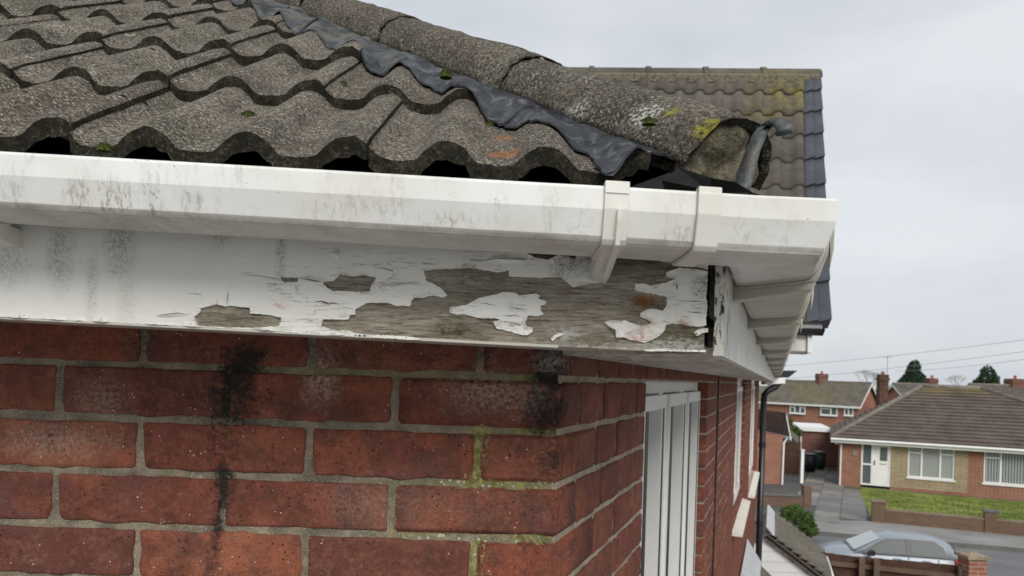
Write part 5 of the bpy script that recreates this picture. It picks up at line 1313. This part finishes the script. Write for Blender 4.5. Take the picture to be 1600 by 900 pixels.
bc = P(1243, 812, 22.5)
plant('bush', 'dense green bush between the garage roof and the paved drive', 'bush', V(bc.x, bc.y, GZ), tuple(bc-V(0, 0, .12)), (.72, .7, .62), 5200, .045, M_leaf_bush, seed=4, trunk=.03)
bc = P(1216, 657, 44)
plant('hedge', 'olive green hedge below the orange brick far house', 'hedge', V(bc.x, bc.y, GZ), tuple(bc-V(0, 0, .5)), (1.25, .8, 1.0), 3200, .09, M_leaf_olive, seed=6, trunk=.04)
bc = P(1236, 668, 41); plant('hedge', 'darker green shrub at the right end of the hedge', 'hedge', V(bc.x, bc.y, GZ), tuple(bc-V(0, 0, .3)), (.7, .5, .5), 1200, .07, M_leaf_bush, seed=7, trunk=.04)
def bare(px, py0, D, H, label, seed):
    rnd = random.Random(seed); b_ = P(px, py0, D); t = TH('bare_tree', label, 'tree', V(b_.x, D, GZ), 'leafless trees on the skyline'); m = MB()
    def br(p, d, l, r, k):
        q = p+d*l; m.tube([p, q], [r, r*.6], 4, False)
        if k > 0:
            for _ in range(3): br(q, (d+V(rnd.uniform(-.7, .7), rnd.uniform(-.7, .7), rnd.uniform(-.2, .5))).normalized(), l*.7, r*.6, k-1)
    base = V(b_.x, D, GZ); kid_m = MB(); kid_m.tube([base, V(b_.x, D, b_.z-H*.5)], [.25, .15], 6); kid(kid_m, 'trunk', M_bark, t); br(V(b_.x, D, b_.z-H*.5), V(0, 0, 1), H*.22, .07, 6); kid(m, 'crown', M_twig, t); return t
bare(1352, 588, 95, 6, 'faint leafless tree right of the orange brick far house gable', 1); bare(1364, 590, 100, 6, 'faint leafless tree just left of the left bungalow chimney', 2); bare(1498, 594, 95, 5, 'faint leafless tree between the two conifers', 3)
for (px, py, lab) in ((1502, 768, 'tiny dark shrub at the foot of the buff stone wall'), (1527, 774, 'small brown shrub below the brick between the two windows')):
    p = G(px, py); plant('shrub', lab, 'shrub', p, (p.x, p.y, GZ+.25), (.22, .2, .25), 350, .04, M_leaf_olive, seed=px, trunk=.015)
# =================================================================== overhead cables
for i, (a, b) in enumerate((((1190, 574, 62), (1660, 523, 36)), ((1190, 595, 66), (1660, 541, 40)), ((1400, 580, 60), (1660, 553, 40)))):
    a, b = P(*a), P(*b); m = MB(); m.tube([a.lerp(b, t/10)-V(0, 0, .5*4*(t/10)*(1-t/10)*.35) for t in range(11)], .012, 5)
    o = m.obj('overhead_cable', M_galv, None); tag(o, ['topmost thin grey cable crossing the sky over the bungalow', 'middle thin grey cable crossing the sky behind the conifers', 'lowest thin grey cable starting near the left conifer'][i], 'cable', 'overhead cables')
# =================================================================== small garage with mossy roof, lower right of the wall
D1, D2 = 11.1, 13.1
ra, rb = P(1201, 833, D1), P(1297, 906, D1); DV = V(.3777, 1, 0); fa, fb = ra+DV*(D2-D1), rb+DV*(D2-D1)
sg = TH('small_garage', 'white boarded gable with mossy tiled roof below the black downpipe', 'garage', V(ra.x, D1, GZ))
nrm = (rb-ra).cross(DV).normalized(); nrm = nrm if nrm.z > 0 else -nrm; NT_ = 8
for r in range(NT_):
    nn_t = 6
    for c in range(nn_t):
        t0, t1 = (r)/NT_, (r+1.12)/NT_; y0_, y1_ = D1+(D2-D1)*c/nn_t+.004, D1+(D2-D1)*(c+1)/nn_t-.004; up = .05; e = random.uniform(-.008, .008)
        # rows run down the slope: lower edge sits proud
        a, b = ra.lerp(rb, t0), ra.lerp(rb, min(1.03, t1)); m = MB()
        v = [a+DV*(y0_-D1)+nrm*.004, a+DV*(y1_-D1)+nrm*.004, b+DV*(y1_-D1)+nrm*(up+e), b+DV*(y0_-D1)+nrm*(up+e)]
        m.add(v+[p-nrm*.022 for p in v], [(0, 3, 2, 1), (4, 5, 6, 7), (0, 4, 7, 3), (1, 2, 6, 5), (2, 3, 7, 6), (0, 1, 5, 4)]); kid(m, 'roof_tile', M_mossroof, sg)
m = MB(); m.prism([ra-nrm*.02, rb-nrm*.02, rb-nrm*.12-V(.0, 0, 0), ra-nrm*.12], (0, .06, 0)); kid(m, 'verge_board', M_bark, sg)
m = MB(); m.tube([rb+V(.03, -.05, -.02), fb+V(.03, 0, -.02)], .04, 8); kid(m, 'gutter', M_white, sg)
m = MB(); m.prism([ra-nrm*.05, fa-nrm*.05, fb-nrm*.05, rb-nrm*.05], -nrm*.04); kid(m, 'roof_deck', M_felt, sg)
for i in range(9):
    zt_ = ra.z-.16-i*.16; x1 = min(rb.x-.05, ra.x+(rb.x-ra.x)*((ra.z-.09-zt_)/(ra.z-rb.z)))
    m = MB(); m.prism([V(ra.x-1, D1+.10, zt_-.155), V(x1+.12 if x1 < rb.x-.06 else x1, D1+.10, zt_-.155), V(max(x1-.06, ra.x-.9), D1+.10, zt_), V(ra.x-1, D1+.10, zt_)], (0, .018, 0)); kid(m, 'cladding_board', M_clad, sg)
m = MB(); m.prism([V(ra.x-1.1, D1+.125, GZ), V(rb.x-.12, D1+.125, GZ), V(rb.x-.12, D1+.125, rb.z-.05), V(ra.x-1.1, D1+.125, rb.z-.05)], DV*1.8); kid(m, 'wall', M_bw_red, sg)
m = MB(); m.prism([ra+V(-.02, -.02, .10), fa+V(-.02, 0, .10), fa+V(.09, 0, -.03), ra+V(.09, -.02, -.03)], (-.03, 0, 0)); kid(m, 'flashing', M_lightlead, sg)
m = MB(); m.prism([ra+V(-.02, 0, .0), fa+V(-.02, 0, 0), fa+V(-1.2, 0, -.85), ra+V(-1.2, 0, -.85)], (0, 0, -.03)); kid(m, 'left_slope', M_mossroof, sg)
# =================================================================== fence and pier at bottom right
F0, F1 = P(1280, 862, 12.6), P(1512, 888, 11.9); F0.z = F1.z = (F0.z+F1.z)/2-.0; fd = (F1-F0).normalized(); fn = V(-fd.y, fd.x, 0); LF = (F1-F0).length
fen = TH('timber_fence', 'dark brown board fence with pale posts along the near side of the road', 'fence', zed(F0, GZ))
nb = int(LF/.125)
for i in range(nb):
    m = MB(); wseg(m, F0, fd, fn, i*LF/nb+.0015, (i+1)*LF/nb-.0015, GZ+.05, F0.z+random.uniform(-.015, .01), .03, .045+.004*(i % 2)); kid(m, 'board', M_fence, fen)
for z in (F0.z-.16, F0.z-.75, F0.z-1.35): m = MB(); wseg(m, F0, fd, fn, 0, LF, z-.045, z+.03, -.03, .029); kid(m, 'rail', M_fence_post, fen)
for px in (1345, 1368, 1500): s = (hit(px, 890, F0, fn)-F0).dot(fd); m = MB(); wseg(m, F0, fd, fn, s-.045, s+.045, GZ, F0.z+.0, -.13, -.031); kid(m, 'post', M_fence_post, fen)
m = MB(); wseg(m, F0, fd, fn, 0, LF, GZ, F0.z-.03, .050, .056); kid(m, 'backing', M_fence, fen)
pc = P(1527, 880, 11.7); pt_ = P(1527, 874, 11.7).z
pier = TH('brick_pier', 'brick gate pier with stone cap at the right end of the brown fence', 'pier', V(pc.x, pc.y, GZ))
m = MB(); m.box(pc.x-.15, pc.x+.15, pc.y-.02, pc.y+.28, GZ, pt_); kid(m, 'shaft', M_bw_red, pier)
m = MB(); m.add([pc*0+V(pc.x+sx*.19, pc.y+.13+sy*.19, pt_) for sx, sy in ((-1, -1), (1, -1), (1, 1), (-1, 1))]+[V(pc.x+sx*.19, pc.y+.13+sy*.19, pt_+.05) for sx, sy in ((-1, -1), (1, -1), (1, 1), (-1, 1))]+[V(pc.x, pc.y+.13, pt_+.10)], [(3, 2, 1, 0), (0, 1, 5, 4), (1, 2, 6, 5), (2, 3, 7, 6), (3, 0, 4, 7), (4, 5, 8), (5, 6, 8), (6, 7, 8), (7, 4, 8)]); kid(m, 'cap', M_stonecap, pier)
# =================================================================== parked car
SCL = .86
rear = PZ(1506, 883, ROADZ+.85*SCL); fwd = -kd; lft = V(-fwd.y, fwd.x, 0)      # near side faces the camera
near = lft if lft.y < 0 else -lft
Wc = .80*SCL
org = zed(rear, ROADZ)-near*Wc*0.95 + fwd*.02
car = TH('parked_car', 'silver blue hatchback parked on the road behind the brown fence', 'car', org)
MC = Matrix((tuple([fwd.x*SCL, near.x*SCL, 0, org.x]), tuple([fwd.y*SCL, near.y*SCL, 0, org.y]), (0, 0, SCL, org.z), (0, 0, 0, 1)))
def loft(secs, mat, name, smooth=True, parent=None, bev=0):
    n = len(secs[0]); vs_ = [MC @ V(*p) for s in secs for p in s]; fs_ = [(i*n+k, i*n+(k+1) % n, (i+1)*n+(k+1) % n, (i+1)*n+k) for i in range(len(secs)-1) for k in range(n)]
    fs_ += [tuple(range(n)), tuple(range((len(secs)-1)*n, len(secs)*n))]
    m = MB(); m.add(vs_, fs_); return kid(m, name, mat, parent or car, smooth=smooth)
def low(x, w, zb, zt_):       # lower body section
    return [(x, -w*.93, zb), (x, -w, zb+.12), (x, -w, zb+(zt_-zb)*.6), (x, -w*.95, zt_-.06), (x, -w*.86, zt_), (x, 0, zt_+.015), (x, w*.86, zt_), (x, w*.95, zt_-.06), (x, w, zb+(zt_-zb)*.6), (x, w, zb+.12), (x, w*.93, zb)]
S_ = [low(0, .66, .35, .72), low(.05, .74, .25, .90), (low(.22, .79, .2, .99)), low(.6, .80, .18, 1.0), low(1.3, .81, .18, .98), low(2.0, .81, .18, .96), low(2.6, .80, .18, .95), low(2.95, .79, .2, .93), low(3.3, .75, .2, .86), low(3.55, .68, .25, .76), low(3.68, .52, .32, .60)]
body = loft(S_, M_carpaint, 'body')
def gh(x, wb, wt_, zb, zt_): return [(x, -wb, zb), (x, -wt_-.02, zt_-.05), (x, -wt_*.9, zt_), (x, 0, zt_+.02), (x, wt_*.9, zt_), (x, wt_+.02, zt_-.05), (x, wb, zb)]
cabin = [gh(.05, .70, .66, .93, .98), gh(.15, .73, .63, .95, 1.17), gh(.27, .75, .61, .95, 1.325), gh(.55, .77, .60, .95, 1.40), gh(.9, .77, .60, .95, 1.43), gh(1.3, .77, .60, .95, 1.44), gh(1.75, .77, .60, .95, 1.42), gh(2.02, .76, .59, .95, 1.36), gh(2.4, .75, .62, .94, 1.15), gh(2.78, .73, .68, .92, .965)]
loft(cabin, M_carpaint, 'roof')
def sidey(z): return .775-.15*((z-.95)/.41)+.010
def sidepane(pts, nm, s=1):
    m = MB(); a = [MC @ V(x, s*sidey(z), z) for x, z in pts]; off = near*(.014*s)
    m.prism([p+off for p in a], -near*.02*s); return kid(m, nm, M_glass_car, car)
for s in (1, -1):
    sidepane([(1.40, 1.0), (2.42, 1.0), (2.05, 1.24), (1.85, 1.33), (1.42, 1.35)], 'side_window', s)
    sidepane([(.50, 1.04), (1.27, 1.0), (1.30, 1.36), (.76, 1.35), (.56, 1.24)], 'side_window', s)
m = MB(); m.prism([MC @ V(*p) for p in ((2.74, .62, .992), (2.74, -.62, .992), (2.06, -.52, 1.355), (2.06, .52, 1.355))], V(0, 0, .012)); kid(m, 'windscreen', M_glass_screen, car)
m = MB(); m.prism([MC @ V(*p) for p in ((.06, .58, 1.02), (.06, -.58, 1.02), (.22, -.5, 1.29), (.22, .5, 1.29))], -fwd*.03); kid(m, 'rear_window', M_glass_car, car)
for s in (1, -1):
    m = MB(); m.prism([MC @ V(*p) for p in ((-.01, s*.60, .80), (.16, s*.80, .80), (.20, s*.79, .97), (.04, s*.68, .97))], V(0, 0, .02)+near*.012*s-fwd*.012); kid(m, 'tail_light', M_red, car)
    m = MB(); c_ = MC @ V(2.32, s*.86, 1.0); m.prism([c_+fwd*.10+V(0, 0, -.05), c_-fwd*.03+V(0, 0, -.06), c_-fwd*.05+V(0, 0, .05), c_+fwd*.03+V(0, 0, .07)], near*s*.14); kid(m, 'door_mirror', M_black, car)
    for x in (.62, 2.98):
        m = MB(); c_ = MC @ V(x, s*.70, .29); m.tube([c_, c_+near*s*.10], .27, 20); w_ = kid(m, 'wheel', M_rubber, car)
        m = MB(); m.tube([c_+near*s*.095, c_+near*s*.108], .18, 16); m.obj('rim', M_alloy, w_)
m = MB(); m.prism([MC @ V(*p) for p in ((2.80, .66, .955), (2.80, -.66, .955), (2.70, -.66, .975), (2.70, .66, .975))], V(0, 0, .012)); kid(m, 'wiper_cowl', M_black, car)

# door seams, handles, window trims of the car
for x in (.60, 1.36, 2.50):
    m = MB(); m.prism([MC @ V(x-.006, .822, .30), MC @ V(x+.006, .822, .30), MC @ V(x+.006, .782, .93), MC @ V(x-.006, .782, .93)], -near*.01); kid(m, 'door_seam', M_black, car)
for x in (.82, 1.56):
    m = MB(); c_ = MC @ V(x, .80, .86); m.prism([c_-V(0, 0, .015), c_+fwd*.16-V(0, 0, .015), c_+fwd*.16+V(0, 0, .015), c_+V(0, 0, .015)], near*.025); kid(m, 'door_handle', M_carpaint, car)
m = MB(); m.prism([MC @ V(x, sidey(z)+.012, z) for x, z in ((.40, 1.0), (2.56, .955), (2.14, 1.27), (1.9, 1.385), (1.4, 1.405), (.70, 1.40), (.46, 1.26))], -near*.02); kid(m, 'window_trim', M_black, car)
m = MB(); m.prism([MC @ V(x, sidey(z)+.030, z) for x, z in ((1.29, .98), (1.41, .98), (1.42, 1.38), (1.33, 1.38))], -near*.02); kid(m, 'pillar', M_black, car)
# fine moss lodged along the laps and joints of the tiles
random.seed(21); m = MB()
def tuft(c, r):
    for _ in range(16):
        d = [V(random.gauss(0, 1), random.gauss(0, 1), random.gauss(0, 1)).normalized()*r*random.uniform(.25, .5) for _ in range(3)]
        q = c+V(random.gauss(0, .45), random.gauss(0, .35), abs(random.gauss(0, .3)))*r
        m.add([q+d[0], q+d[1], q+d[2]], [(0, 1, 2)])
for k in range(150):
    r_ = random.randrange(0, 7); y = YE+GA*r_; kx = random.choice([random.uniform(-1.2, .1), CR0+PITCH*random.randrange(-12, 1)+.018])
    if random.random() < .45: y2 = y+GA-.004; x = kx
    else: y2 = y+random.uniform(.0, GA); x = CR0+PITCH*2*random.randrange(-7, 0)+.019
    if x > hipx(y2)-.13: continue
    tuft(V(x, y2, surf(x, y2-.001 if y2 > y else y2)), random.uniform(.0012, .0038))
for k in range(60):
    y = random.uniform(.72, 1.8); d = .060+random.uniform(0, .006); q = V(hipx(y), y, 0)-HW*d; tuft(V(q.x, q.y, hipaxis(y).z+.002), random.uniform(.0012, .003))
o = m.obj('moss', M_moss, None, kind='stuff', fix=False); tag(o, 'fine dark moss lodged in the laps and joints of the front roof tiles', 'moss')
